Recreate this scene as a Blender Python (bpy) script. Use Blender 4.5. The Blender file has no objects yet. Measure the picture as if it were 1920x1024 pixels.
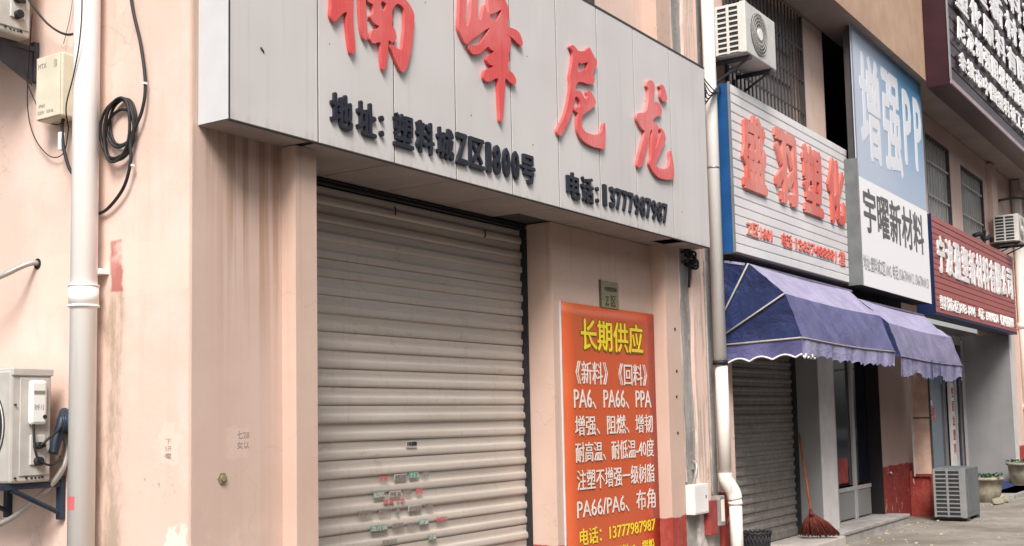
import bpy, bmesh, math, random
import numpy as np
from mathutils import Vector, Matrix
PI=math.pi
sc=bpy.context.scene; COL=sc.collection
# ------------------------------------------------------------------ camera, sky, sun, exposure
cam=bpy.data.cameras.new('camera'); co_=bpy.data.objects.new('camera',cam); COL.objects.link(co_)
rot=Matrix(((0.543268,-0.062269,-0.837247),(-0.839263,-0.066783,-0.539609),(-0.022313,0.995823,-0.088541)))
co_.matrix_world=Matrix.Translation((-4.31,-5.0,1.6))@rot.to_4x4()
cam.sensor_fit='HORIZONTAL'; cam.sensor_width=36; cam.lens=41.0; cam.shift_x=-41.1/1920; cam.shift_y=82.4/1920; cam.clip_end=400; cam.clip_start=.05
sc.camera=co_
w=bpy.data.worlds.new('World'); sc.world=w; w.use_nodes=True
nt=w.node_tree; bg=nt.nodes['Background']; sky=nt.nodes.new('ShaderNodeTexSky'); sky.sky_type='NISHITA'; sky.sun_disc=False
SUN_AZ=math.radians(-57); SUN_EL=math.radians(47)      # azimuth from -Y (towards the camera) to -X
sd=Vector((math.sin(SUN_AZ)*math.cos(SUN_EL),-math.cos(SUN_AZ)*math.cos(SUN_EL),math.sin(SUN_EL)))
sky.sun_elevation=SUN_EL; sky.sun_rotation=math.atan2(sd.x,sd.y); sky.dust_density=4.0; sky.ozone_density=1.0; sky.air_density=1.2
hs=nt.nodes.new('ShaderNodeHueSaturation'); hs.inputs['Saturation'].default_value=.25
nt.links.new(sky.outputs[0],hs.inputs['Color']); nt.links.new(hs.outputs[0],bg.inputs['Color']); bg.inputs['Strength'].default_value=.09
sl=bpy.data.lights.new('sun','SUN'); sl.energy=2.4; sl.angle=math.radians(22); sl.color=(1,.95,.9)
so=bpy.data.objects.new('sun',sl); COL.objects.link(so); so.rotation_euler=sd.to_track_quat('Z','Y').to_euler(); so.location=(-8,-8,14)
vs=sc.view_settings; vs.view_transform='Standard'; vs.look='None'; vs.gamma=1; vs.use_curve_mapping=False; vs.exposure=.9

BRUSH={'a':[[[(0.836,4.2),(0.832,4.144),(0.825,4.087),(0.835,4.058),(0.857,4.044),(0.88,4.06),(0.91,4.093),(0.95,4.128),(0.973,4.132),(0.97,4.092),(0.972,4.056),(0.978,4.007),(0.987,3.958),(1.0,3.902),(1.016,3.883),(1.037,3.9),(1.047,3.937),(1.041,3.991),(1.035,4.046),(1.029,4.114),(1.03,4.184),(1.033,4.278),(1.041,4.458),(1.021,4.527),(0.994,4.499),(0.986,4.413),(0.981,4.29),(0.945,4.26),(0.892,4.226)]],[[(0.821,4.319),(0.847,4.295),(0.992,4.373),(1.116,4.454),(1.102,4.478),(0.993,4.41)]],[[(1.087,4.355),(1.089,4.248),(1.091,4.178),(1.097,4.11),(1.107,4.056),(1.13,4.011),(1.151,4.012),(1.165,4.034),(1.162,4.081),(1.156,4.15),(1.154,4.22),(1.148,4.265),(1.142,4.358)]],[[(1.155,4.287),(1.168,4.267),(1.196,4.261),(1.221,4.259),(1.224,4.221),(1.216,4.195),(1.191,4.176),(1.202,4.158),(1.237,4.139),(1.279,4.134),(1.264,4.116),(1.222,4.097),(1.204,4.073),(1.193,4.047),(1.189,4.027),(1.206,4.008),(1.234,4.008),(1.288,4.029),(1.289,3.972),(1.297,3.903),(1.31,3.858),(1.328,3.858),(1.347,3.901),(1.359,3.971),(1.367,4.041),(1.371,4.066),(1.408,4.059),(1.43,4.077),(1.449,4.096),(1.446,4.125),(1.432,4.155),(1.403,4.181),(1.414,4.204),(1.411,4.247),(1.415,4.282),(1.442,4.319),(1.468,4.337),(1.509,4.334),(1.532,4.316),(1.535,4.272),(1.533,4.218),(1.52,4.13),(1.504,4.043),(1.466,4.033),(1.422,4.046),(1.389,4.037),(1.396,4.01),(1.435,3.952),(1.471,3.908),(1.508,3.887),(1.546,3.921),(1.578,3.988),(1.607,4.079),(1.624,4.168),(1.637,4.262),(1.638,4.312),(1.616,4.345),(1.586,4.371),(1.556,4.387),(1.526,4.438),(1.452,4.454),(1.341,4.41),(1.198,4.376),(1.156,4.344)],[(1.299,4.291),(1.31,4.309),(1.332,4.306),(1.35,4.302),(1.346,4.271),(1.327,4.249),(1.302,4.247),(1.295,4.261)]],[[(1.305,4.385),(1.308,4.565),(1.345,4.616),(1.381,4.608),(1.37,4.405)]],[[(1.2,4.481),(1.213,4.447),(1.514,4.593),(1.477,4.615)]]],'b':[[[(2.158,4.621),(2.149,4.546),(2.142,4.472),(2.129,4.387),(2.136,4.343),(2.164,4.306),(2.208,4.268),(2.245,4.278),(2.292,4.318),(2.346,4.355),(2.401,4.393),(2.457,4.432),(2.514,4.462),(2.456,4.385),(2.399,4.323),(2.344,4.286),(2.283,4.274),(2.252,4.257),(2.259,4.232),(2.296,4.214),(2.342,4.221),(2.405,4.251),(2.485,4.314),(2.524,4.305),(2.564,4.297),(2.499,4.257),(2.469,4.217),(2.497,4.191),(2.552,4.186),(2.496,4.158),(2.439,4.121),(2.43,4.073),(2.461,4.052),(2.516,4.066),(2.606,4.11),(2.611,4.041),(2.616,3.949),(2.621,3.856),(2.627,3.797),(2.651,3.792),(2.67,3.867),(2.685,3.964),(2.702,4.062),(2.707,4.13),(2.753,4.122),(2.803,4.109),(2.845,4.124),(2.847,4.163),(2.806,4.196),(2.756,4.208),(2.741,4.243),(2.768,4.287),(2.744,4.32),(2.779,4.357),(2.79,4.437),(2.782,4.464),(2.733,4.474),(2.816,4.468),(2.883,4.447),(2.934,4.437),(2.953,4.471),(2.92,4.525),(2.87,4.546),(2.785,4.542),(2.749,4.546),(2.768,4.623),(2.766,4.69),(2.726,4.736),(2.704,4.826),(2.632,4.89),(2.551,4.864),(2.514,4.73),(2.5,4.669),(2.501,4.575),(2.463,4.62),(2.447,4.606),(2.413,4.503),(2.378,4.493),(2.372,4.575),(2.38,4.707),(2.355,4.886),(2.318,4.688),(2.293,4.607),(2.282,4.512),(2.249,4.411),(2.219,4.407),(2.222,4.494),(2.235,4.59),(2.233,4.644),(2.196,4.66)],[(2.525,4.568),(2.59,4.598),(2.673,4.646),(2.647,4.589),(2.613,4.546),(2.572,4.544),(2.527,4.545)]],[[(2.518,4.834),(2.458,4.928),(2.558,5.085),(2.631,5.071),(2.615,4.865)]]],'c':[[[(3.654,4.619),(3.698,4.649),(3.75,4.64),(3.793,4.624),(3.901,4.652),(3.967,4.697),(4.003,4.683),(4.047,4.647),(4.1,4.608),(4.069,4.549),(4.019,4.48),(4.045,4.449),(4.024,4.402),(3.941,4.379),(3.851,4.373),(3.789,4.36),(3.743,4.327),(3.728,4.264),(3.768,4.286),(3.829,4.277),(3.88,4.238),(3.927,4.272),(3.91,4.305),(3.957,4.325),(4.01,4.305),(4.054,4.263),(4.042,4.223),(3.966,4.169),(3.855,4.104),(3.818,4.064),(3.815,3.999),(3.866,3.964),(3.973,3.959),(4.066,3.976),(4.142,4.014),(4.167,4.071),(4.203,4.107),(4.209,4.042),(4.204,3.946),(4.181,3.876),(4.096,3.865),(3.986,3.858),(3.861,3.871),(3.783,3.902),(3.742,3.957),(3.743,4.039),(3.758,4.092),(3.715,4.106),(3.734,4.137),(3.787,4.149),(3.798,4.197),(3.765,4.226),(3.721,4.221),(3.705,4.176),(3.671,4.097),(3.606,3.993),(3.535,3.907),(3.491,3.854),(3.449,3.85),(3.426,3.885),(3.47,3.938),(3.523,4.002),(3.577,4.094),(3.626,4.213),(3.647,4.309),(3.642,4.38),(3.671,4.451),(3.693,4.529),(3.701,4.595)],[(3.788,4.524),(3.824,4.523),(3.896,4.549),(3.942,4.562),(3.92,4.498),(3.838,4.469),(3.77,4.438)]]],'d':[[[(5.017,4.647),(5.073,4.681),(5.139,4.681),(5.168,4.632),(5.148,4.555),(5.114,4.486),(5.193,4.508),(5.27,4.489),(5.3,4.444),(5.263,4.389),(5.183,4.362),(5.102,4.309),(5.157,4.3),(5.221,4.272),(5.208,4.239),(5.167,4.138),(5.127,4.039),(5.212,4.147),(5.274,4.231),(5.243,4.261),(5.266,4.276),(5.332,4.248),(5.361,4.186),(5.311,4.114),(5.237,4.029),(5.165,3.944),(5.151,3.901),(5.216,3.886),(5.329,3.899),(5.4,3.934),(5.44,4.003),(5.433,4.075),(5.469,4.092),(5.498,4.013),(5.519,3.923),(5.51,3.858),(5.473,3.826),(5.345,3.802),(5.21,3.793),(5.102,3.821),(5.029,3.869),(5.01,3.906),(5.045,3.953),(5.066,4.099),(5.089,4.21),(5.051,4.202),(5.013,4.109),(4.939,3.974),(4.88,3.873),(4.835,3.831),(4.783,3.827),(4.786,3.887),(4.834,3.975),(4.894,4.086),(4.942,4.175),(4.89,4.19),(4.809,4.239),(4.788,4.294),(4.846,4.326),(4.943,4.352),(5.0,4.4),(5.027,4.476),(5.037,4.54),(5.035,4.595),(5.003,4.609)]],[[(5.26,4.668),(5.307,4.695),(5.363,4.687),(5.405,4.634),(5.425,4.586),(5.364,4.541),(5.308,4.549),(5.277,4.584),(5.293,4.65)]]]}
# ------------------------------------------------------------------ helpers
def V(x,y,z): return Vector((x,y,z))
class MB:
    def __init__(s): s.bm=bmesh.new()
    def box(s,x0,x1,y0,y1,z0,z1,bev=0):
        bm=s.bm; a=len(bm.verts)
        vs=[bm.verts.new(p) for p in ((x0,y0,z0),(x1,y0,z0),(x1,y1,z0),(x0,y1,z0),(x0,y0,z1),(x1,y0,z1),(x1,y1,z1),(x0,y1,z1))]
        fs=[bm.faces.new([vs[i] for i in f]) for f in ((0,3,2,1),(4,5,6,7),(0,1,5,4),(1,2,6,5),(2,3,7,6),(3,0,4,7))]
        if bev:
            es={e for f in fs for e in f.edges}
            bmesh.ops.bevel(bm,geom=list(es),offset=bev,segments=2,profile=.5,affect='EDGES')
        return s
    def tube(s,pts,r,n=10,cap=True,smooth=True):
        pts=[Vector(p) for p in pts]; bm=s.bm; rings=[]
        rr=r if isinstance(r,(list,tuple)) else [r]*len(pts)
        up=None
        for i,p in enumerate(pts):
            d=(pts[min(i+1,len(pts)-1)]-pts[max(i-1,0)])
            d=d.normalized() if d.length>1e-9 else V(0,0,1)
            if up is None:
                up=d.cross(V(0,0,1)) if abs(d.z)<.9 else d.cross(V(1,0,0))
            up=(up-d*up.dot(d)).normalized(); w=d.cross(up)
            rings.append([bm.verts.new(p+(up*math.cos(2*PI*k/n)+w*math.sin(2*PI*k/n))*rr[i]) for k in range(n)])
        for a,b in zip(rings,rings[1:]):
            for k in range(n):
                f=bm.faces.new((a[k],a[(k+1)%n],b[(k+1)%n],b[k])); f.smooth=smooth
        if cap:
            bm.faces.new(rings[0][::-1]); bm.faces.new(rings[-1])
        return s
    def quad(s,*ps):
        f=s.bm.faces.new([s.bm.verts.new(p) for p in ps]); return s
    def prism_x(s,prof,x0,x1,close=True,smooth=False):   # prof (y,z) swept along x
        bm=s.bm; a=[bm.verts.new((x0,y,z)) for y,z in prof]; b=[bm.verts.new((x1,y,z)) for y,z in prof]
        n=len(prof)
        for k in range(n if close else n-1):
            f=bm.faces.new((a[k],b[k],b[(k+1)%n],a[(k+1)%n])); f.smooth=smooth
        if close: bm.faces.new(a); bm.faces.new(b[::-1])
        return s
    def prism_y(s,prof,y0,y1):   # prof (x,z) extruded along y
        bm=s.bm; a=[bm.verts.new((x,y0,z)) for x,z in prof]; b=[bm.verts.new((x,y1,z)) for x,z in prof]
        n=len(prof)
        for k in range(n): bm.faces.new((a[k],b[k],b[(k+1)%n],a[(k+1)%n]))
        bm.faces.new(a[::-1]); bm.faces.new(b); return s
    def build(s,name,mat,parent=None,recalc=True):
        if recalc: bmesh.ops.recalc_face_normals(s.bm,faces=s.bm.faces)
        me=bpy.data.meshes.new(name); s.bm.to_mesh(me); s.bm.free()
        return link(name,me,mat,parent)
def link(name,me,mat,parent=None,loc=None):
    if mat is not None and not len(me.materials): me.materials.append(mat)
    o=bpy.data.objects.new(name,me); COL.objects.link(o)
    if loc is not None: o.location=loc
    if parent is not None: attach(o,parent)
    return o
def attach(o,p):      # meshes are written in world metres: every object's world matrix is a plain translation
    o.parent=p; o.matrix_parent_inverse=Matrix.Translation(-p.location)
def tag(o,label=None,cat=None,group=None,kind=None):
    if label: o['label']=label
    if cat: o['category']=cat
    if group: o['group']=group
    if kind: o['kind']=kind
    return o
def thing(name,label,cat,loc,group=None):
    o=bpy.data.objects.new(name,None); COL.objects.link(o); o.location=loc; o.empty_display_size=.1
    return tag(o,label,cat,group)
def bez(pts,n=8):     # Catmull-Rom through points
    P_=[Vector(p) for p in pts]; out=[]
    for i in range(len(P_)-1):
        a=P_[max(i-1,0)];b=P_[i];c=P_[i+1];d=P_[min(i+2,len(P_)-1)]
        for k in range(n):
            t=k/n; out.append(.5*((2*b)+(c-a)*t+(2*a-5*b+4*c-d)*t*t+(3*b-a-3*c+d)*t**3))
    out.append(P_[-1]); return out
def smooth_loop(l,n=3):
    out=[]; L=len(l)
    for i in range(L):
        a,b,c,d=[Vector((*l[(i+j-1)%L],0)) for j in range(4)]
        for k in range(n):
            t=k/n; p=.5*((2*b)+(c-a)*t+(2*a-5*b+4*c-d)*t*t+(3*b-a-3*c+d)*t**3); out.append((p.x,p.y))
    return out
def curve_mesh(cu,name):
    o=bpy.data.objects.new('tmp',cu); COL.objects.link(o); bpy.context.view_layer.update()
    me=bpy.data.meshes.new_from_object(o.evaluated_get(bpy.context.evaluated_depsgraph_get()))
    bpy.data.objects.remove(o); bpy.data.curves.remove(cu); me.name=name; return me
GC={}
def glyphs(body,res,sp=1.0):
    k=(body,res,sp)
    if k not in GC:
        cu=bpy.data.curves.new('t','FONT'); cu.body=body; cu.resolution_u=res; cu.extrude=.01; cu.space_character=sp
        me=curve_mesh(cu,'g'); n=len(me.vertices); co=np.empty(n*3,'f'); me.vertices.foreach_get('co',co)
        GC[k]=(co.reshape(-1,3).copy(),[tuple(p.vertices) for p in me.polygons]); bpy.data.meshes.remove(me)
    return GC[k]
def text(body,x0,x1,z0,z1,y,mat,parent,name='lettering',bold=.0,ext=.002,face='Y',x=0,res=2,sp=1.0,clip=None):
    """flat or raised lettering fitted to a rectangle on a plane facing -Y (or -X); weight comes from slightly shifted copies"""
    co,fs=glyphs(body,res,sp); lo=co.min(0); hi=co.max(0)
    if clip is not None: lo,hi=clip
    offs=[(0,0)]
    if bold>0: offs=[(-bold,0),(bold,0),(0,bold*.8),(0,-bold*.8),(-bold*.7,bold*.6),(bold*.7,-bold*.6),(0,0)]
    V_=[];F_=[]
    sx=(x1-x0)/max(hi[0]-lo[0]+2*bold,1e-6); sz=(z1-z0)/max(hi[1]-lo[1]+1.6*bold,1e-6)
    for i,(ox,oz) in enumerate(offs):
        u=x0+(co[:,0]-lo[0]+bold+ox)*sx; w=z0+(co[:,1]-lo[1]+bold*.8+oz)*sz; d=-(co[:,2]+.01)/.02*(ext+i*.00025)
        out=np.stack([u,y+d,w],1) if face=='Y' else np.stack([x+d,-u,w],1)
        b=len(V_); V_+=out.tolist(); F_+=[tuple(v+b for v in f) for f in fs]
    me=bpy.data.meshes.new(name); me.from_pydata(V_,[],F_); me.update()
    o=link(name,me,mat,parent)
    if len(body.replace(' ',''))>1: o['kind']='stuff'
    return o
def row(body,x0,x1,z0,z1,y,mat,parent,name='character',bold=0,ext=.001,res=2):
    """one printed line, every character its own part"""
    co,_=glyphs(body,res); lo=co.min(0); hi=co.max(0); sx=(x1-x0)/(hi[0]-lo[0]); sz=(z1-z0)/(hi[1]-lo[1])
    for i,ch in enumerate(body):
        if ch==' ': continue
        g,_=glyphs(ch,res); p,_=glyphs(body[:i+1],res); a=g.min(0); c=g.max(0)
        right=x0+(p[:,0].max()-lo[0])*sx if c[0]>0 else x0; wd=(c[0]-a[0])*sx
        text(ch,right-wd-bold*sx,right+bold*sx,z0+(a[1]-lo[1]-bold*.8)*sz,z0+(c[1]-lo[1]+bold*.8)*sz,y,mat,parent,name=name,bold=bold,ext=ext,res=res)
# ---- node helpers
class N:
    def __init__(s,name):
        s.m=bpy.data.materials.new(name); s.m.use_nodes=True; s.t=s.m.node_tree; s.b=s.t.nodes['Principled BSDF']; s._pos=None
    def n(s,ty,**k):
        o=s.t.nodes.new(ty)
        for a,b in k.items(): setattr(o,a,b)
        return o
    def l(s,a,b): s.t.links.new(a,b)
    def inp(s,sock,v):
        if hasattr(v,'is_linked'): s.l(v,sock)
        else: sock.default_value=v
    @property
    def pos(s):
        if s._pos is None: s._pos=s.n('ShaderNodeNewGeometry').outputs['Position']
        return s._pos
    def obj(s): return s.n('ShaderNodeTexCoord').outputs['Object']
    def mth(s,op,a,b=0.0,clamp=False):
        o=s.n('ShaderNodeMath',operation=op,use_clamp=clamp); s.inp(o.inputs[0],a); s.inp(o.inputs[1],b); return o.outputs[0]
    def xyz(s,v=None):
        o=s.n('ShaderNodeSeparateXYZ'); s.l(v or s.pos,o.inputs[0]); return o.outputs
    def noise(s,scale,sv=(1,1,1),det=4,rough=.55,v=None,dist=0):
        mp=s.n('ShaderNodeMapping'); s.l(v or s.pos,mp.inputs[0]); mp.inputs['Scale'].default_value=sv
        o=s.n('ShaderNodeTexNoise'); s.l(mp.outputs[0],o.inputs['Vector']); o.inputs['Scale'].default_value=scale; o.inputs['Detail'].default_value=det; o.inputs['Roughness'].default_value=rough; o.inputs['Distortion'].default_value=dist
        return o.outputs[0]
    def ramp(s,v,a,b):   # smoothstep a..b
        o=s.n('ShaderNodeMapRange',interpolation_type='SMOOTHSTEP'); s.inp(o.inputs[0],v); s.inp(o.inputs[1],a); s.inp(o.inputs[2],b); return o.outputs[0]
    def mix(s,f,a,b,bt='MIX'):
        o=s.n('ShaderNodeMix',data_type='RGBA',blend_type=bt)
        s.inp(o.inputs[0],f); s.inp(o.inputs[6],(*a,1) if isinstance(a,tuple) else a); s.inp(o.inputs[7],(*b,1) if isinstance(b,tuple) else b); return o.outputs[2]
    def band(s,c,lo,hi,e=.01,wob=None):
        if wob is not None: c=s.mth('ADD',c,wob)
        return s.mth('MULTIPLY',s.ramp(c,lo-e,lo+e),s.mth('SUBTRACT',1.0,s.ramp(c,hi-e,hi+e)))
    def mul(s,*a):
        r=a[0]
        for q in a[1:]: r=s.mth('MULTIPLY',r,q)
        return r
    def bump(s,h,st=.3,d=.01):
        o=s.n('ShaderNodeBump'); o.inputs['Strength'].default_value=st; o.inputs['Distance'].default_value=d; s.l(h,o.inputs['Height']); s.l(o.outputs[0],s.b.inputs['Normal'])
    def out(s,col,rough=.6,metal=0,spec=.4):
        s.inp(s.b.inputs['Base Color'],(*col,1) if isinstance(col,tuple) else col); s.inp(s.b.inputs['Roughness'],rough); s.b.inputs['Metallic'].default_value=metal; s.b.inputs['Specular IOR Level'].default_value=spec
        return s.m
def plain(name,col,rough=.55,metal=0,var=.12,scale=6,spec=.4,bump=0,streak=0):
    k=N(name); n=k.noise(scale); c=k.mix(k.ramp(n,.3,.75),tuple(max(0,v*(1-var)) for v in col),tuple(min(1,v*(1+var*.6)) for v in col))
    if streak:
        s_=k.noise(9,(1,1,.08),3); c=k.mix(k.mth('MULTIPLY',k.ramp(s_,.5,.75),streak),c,tuple(v*.55 for v in col))
    if bump: k.bump(k.noise(60,det=3),bump,.004)
    return k.out(c,rough,metal,spec)

# ------------------------------------------------------------------ materials
def wall_mat(name,mode):
    k=N(name); X,Y,Z=k.xyz()
    n1=k.noise(1.3,det=5); n2=k.noise(7,det=6,rough=.65); n3=k.noise(26,det=5,rough=.7); wob=k.mth('MULTIPLY',k.mth('SUBTRACT',n2,.5),.09)
    base=k.mix(k.ramp(n1,.35,.7),(.67,.485,.41),(.75,.57,.495))
    base=k.mix(k.mth('MULTIPLY',k.ramp(n2,.45,.8),.35),base,(.66,.43,.32))
    base=k.mix(k.mth('MULTIPLY',k.ramp(n3,.62,.8),.3),base,(.86,.70,.58))
    st=k.noise(1.0,(16,16,.28),5,.6)
    stain=(.36,.22,.15)
    if mode=='side':
        g=k.noise(1.0,(9,9,.5),4,.6)
        base=k.mix(k.mul(k.ramp(g,.5,.72),.28),base,(.62,.42,.32))
        m=k.mul(k.band(Y,.56,.80,.04,wob),k.mth('SUBTRACT',1.0,k.ramp(Z,2.35,2.5)),k.ramp(k.noise(5,(1,1,.35),6,.7),.36,.62))
        base=k.mix(k.mth('MULTIPLY',m,.85),base,(.33,.26,.19))
        m=k.mul(k.band(Y,.54,.72,.04,wob),k.ramp(Z,2.62,2.8),k.ramp(k.noise(4,(1,1,.3),6,.7),.42,.62))
        base=k.mix(k.mth('MULTIPLY',m,.45),base,(.42,.30,.22))
        m=k.mul(k.band(Y,.03,.58,.006),k.band(Z,2.37,2.665,.006,k.mth('MULTIPLY',Y,.02)))
        base=k.mix(k.mth('MULTIPLY',m,.5),base,(.84,.56,.46))
        m=k.mul(k.band(Y,.85,1.37,.006),k.band(Z,2.36,2.66,.006))
        base=k.mix(k.mth('MULTIPLY',m,.45),base,(.85,.58,.47))
        m=k.mul(k.band(Y,.585,.69,.012,wob),k.band(Z,2.40,2.69,.008,wob))
        base=k.mix(k.mul(m,k.ramp(n2,.2,.55),.8),base,(.36,.08,.07))
        # peeled paint near the corner
        w2=k.mth('MULTIPLY',k.mth('SUBTRACT',k.noise(9,det=5),.5),.28)
        m=k.mul(k.band(Y,.03,.2,.008,w2),k.band(Z,.7,1.08,.008,w2)); base=k.mix(k.mth('MULTIPLY',m,.8),base,(.78,.66,.60))
        m=k.mul(k.band(Y,.1,.24,.01,w2),k.band(Z,1.42,1.62,.01,w2)); base=k.mix(k.mth('MULTIPLY',m,.4),base,(.76,.6,.5))
        m=k.mul(k.band(Y,.05,.42,.03),k.band(Z,1.2,1.5,.06),k.ramp(n3,.6,.66)); base=k.mix(k.mth('MULTIPLY',m,.7),base,(.30,.2,.15))
    else:
        hi=k.ramp(Z,1.7,3.0)
        if mode=='front':
            base=k.mix(.5,base,(.42,.305,.25))
            f=k.mul(k.band(X,.22,.72,.16),k.ramp(st,.42,.60),k.mth('ADD',k.mth('MULTIPLY',hi,.8),.12))
            base=k.mix(f,base,stain)
            f=k.mul(k.ramp(Z,2.6,3.25),k.ramp(k.noise(1.0,(30,30,.5),4),.35,.65),.5); base=k.mix(f,base,(.30,.19,.13))
            low=k.mul(k.mth('SUBTRACT',1.0,k.ramp(Z,.65,1.4)),k.ramp(n2,.45,.7),.4); base=k.mix(low,base,(.84,.62,.5))
            w2=k.mth('MULTIPLY',k.mth('SUBTRACT',k.noise(12,det=4),.5),.1)
            m=k.mul(k.band(X,.25,.42,.01,w2),k.band(Z,1.43,1.60,.01,w2)); base=k.mix(k.mul(m,.3),base,(.66,.52,.45))
        if mode=='pillar':
            f=k.mul(k.ramp(st,.52,.72),k.mth('ADD',k.mth('MULTIPLY',hi,.4),.08)); base=k.mix(f,base,stain)
            base=k.mix(.5,base,(.42,.29,.22))
        if mode=='strip':
            f=k.mul(k.ramp(k.noise(1.0,(14,14,1.1),6,.7),.5,.6),.85); base=k.mix(f,base,(.42,.33,.27))
            f=k.mul(k.ramp(k.noise(2.5,(3,3,1),6,.7),.6,.66),.6); base=k.mix(f,base,(.25,.17,.13))
        if mode=='old': base=k.mix(.62,base,(.17,.11,.10))  # same pink plaster, with the shade under the awning put into its colour
        if mode=='row':
            f=k.mul(k.ramp(st,.5,.75),.4); base=k.mix(f,base,(.5,.36,.28))
        e=k.mth('MULTIPLY',k.mth('SUBTRACT',k.noise(3.5,det=5),.5),.10)
        red=k.mth('SUBTRACT',1.0,k.ramp(k.mth('ADD',k.mth('ADD',Z,k.mth('MULTIPLY',k.mth('SUBTRACT',5.7,X),.042)) if mode=='pillar' else Z,e),.635 if mode not in ('row','old') else .82,.645 if mode not in ('row','old') else .83))
        chip=k.ramp(k.noise(6,(1,1,.45),6,.7),.60,.63)
        redc=k.mix(chip,k.mix(k.ramp(n2,.4,.7),(.30,.045,.035),(.38,.085,.065)),(.72,.55,.46))
        if mode=='strip': redc=k.mix(k.ramp(n2,.4,.6),(.40,.37,.34),(.58,.52,.48))
        if mode=='old': redc=k.mix(.45,redc,(.12,.01,.01))  # red base of that pillar, darkened for the same painted shade
        base=k.mix(red,base,redc)
    vor=k.n('ShaderNodeTexVoronoi',feature='DISTANCE_TO_EDGE'); vor.inputs['Scale'].default_value=1.1
    mp=k.n('ShaderNodeVectorMath',operation='ADD'); k.l(k.pos,mp.inputs[0]); nn=k.n('ShaderNodeTexNoise'); k.l(k.pos,nn.inputs['Vector']); nn.inputs['Scale'].default_value=2.5; nn.inputs['Detail'].default_value=6
    sc_=k.n('ShaderNodeVectorMath',operation='SCALE'); k.l(nn.outputs['Color'],sc_.inputs[0]); sc_.inputs['Scale'].default_value=.9; k.l(sc_.outputs[0],mp.inputs[1]); k.l(mp.outputs[0],vor.inputs['Vector'])
    crk=k.mul(k.mth('SUBTRACT',1.0,k.ramp(vor.outputs['Distance'],.0015,.006)),k.ramp(k.noise(.9,det=3),.5,.6))
    base=k.mix(k.mth('MULTIPLY',crk,.35),base,(.33,.22,.17))
    spk=k.ramp(k.noise(55,det=3,rough=.6),.70,.74); base=k.mix(k.mth('MULTIPLY',spk,.35),base,(.40,.28,.21))
    k.bump(k.mth('ADD',k.mth('MULTIPLY',n3,.7),n2),.26,.007)
    return k.out(base,.85,0,.25)
M={}
M['side']=wall_mat('side_wall_plaster','side'); M['front']=wall_mat('front_wall_plaster','front'); M['pillar']=wall_mat('pillar_plaster','pillar')
M['strip']=wall_mat('weathered_plaster','strip'); M['row']=wall_mat('row_plaster','row')
def cement():
    k=N('bare_cement'); n=k.noise(5,(1,1,.25),6,.7); n2=k.noise(18,det=5)
    c=k.mix(k.ramp(n,.35,.65),(.22,.21,.20),(.38,.36,.34)); c=k.mix(k.mul(k.ramp(n2,.55,.7),.5),c,(.52,.42,.36)); k.bump(n2,.6,.01); return k.out(c,.9,0,.2)
M['cement']=cement(); M['row_shade']=wall_mat('shade_tinted_row_plaster','old')  # second one: row plaster darkened to paint in the awning's shade
def panel_mat():
    k=N('aluminium_composite_panel'); X,Y,Z=k.xyz(); n=k.noise(1.2,(1,1,.5),5); s_=k.noise(1.0,(22,22,.6),4); n3=k.noise(30,(1,1,1),5,.7)
    c=k.mix(k.ramp(n,.3,.7),(.575,.54,.525),(.62,.59,.575))
    c=k.mix(k.mul(k.ramp(s_,.55,.8),.25),c,(.42,.37,.34))
    c=k.mix(k.mul(k.mth('SUBTRACT',1.0,k.ramp(Z,3.28,3.36)),k.ramp(s_,.4,.7),.35),c,(.36,.31,.28))
    c=k.mix(k.mul(k.ramp(n3,.66,.72),.2),c,(.3,.25,.22))
    n4=k.noise(.9,(1,1,1),2); k.bump(k.mth('ADD',n4,k.mth('MULTIPLY',n,.3)),.5,.05); return k.out(c,.38,0,.5)
M['panel']=panel_mat()
M['panel_white']=plain('white_end_panel',(.56,.555,.56),.4,var=.05,streak=.12)
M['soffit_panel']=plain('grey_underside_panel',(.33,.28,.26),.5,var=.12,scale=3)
M['seam']=plain('dark_joint',(.06,.055,.055),.8)
def redm(name,a,b):
    k=N(name); n=k.noise(1.1,det=4); n2=k.noise(1.0,(26,26,1.5),5,.65); c=k.mix(k.ramp(n,.4,.62),a,b); c=k.mix(k.mul(k.ramp(n2,.55,.75),.35),c,tuple(v*.55 for v in a)); return k.out(c,k.ramp(n2,.1,1.3),0,.4)
M['red']=redm('red_acrylic',(.66,.085,.08),(.74,.20,.19))
M['redlet']=redm('red_raised_letter',(.66,.12,.09),(.72,.24,.19))
M['navy']=plain('black_acrylic',(.022,.024,.035),.3,var=.3)
def slat_mat():
    k=N('shutter_slat_paint'); X,Y,Z=k.xyz(); n=k.noise(1.0,(.7,1,6),5,.6); n2=k.noise(14,(1,1,1),6,.7); 
    i=k.n('ShaderNodeObjectInfo').outputs['Random']
    c=k.mix(k.ramp(n,.3,.7),(.47,.415,.36),(.56,.50,.44)); c=k.mix(k.mth('MULTIPLY',i,.4),c,(.53,.45,.40))
    c=k.mix(k.mul(k.ramp(n2,.55,.75),.3),c,(.35,.28,.22)); st=k.noise(1.0,(24,24,.7),4)
    c=k.mix(k.mul(k.ramp(st,.55,.8),.35),c,(.31,.25,.20)); c=k.mix(k.mul(k.ramp(k.noise(3.2,(1,1,2.2),7,.75),.60,.66),.35),c,(.30,.21,.15))
    k.bump(n2,.1,.002); return k.out(c,.5,.15,.5)
M['slat']=slat_mat()
def slat2():
    k=N('grey_shutter_slat'); n2=k.noise(14,(1,1,1),6,.7); st=k.noise(1.0,(20,20,.9),4)
    c=k.mix(k.ramp(n2,.35,.7),(.21,.19,.175),(.30,.275,.25)); c=k.mix(k.mul(k.ramp(st,.5,.75),.5),c,(.17,.14,.12)); return k.out(c,.55,.2,.5)
M['slat2']=slat2()
M['black']=plain('black_rubber',(.02,.02,.022),.6,var=.3)
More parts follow.
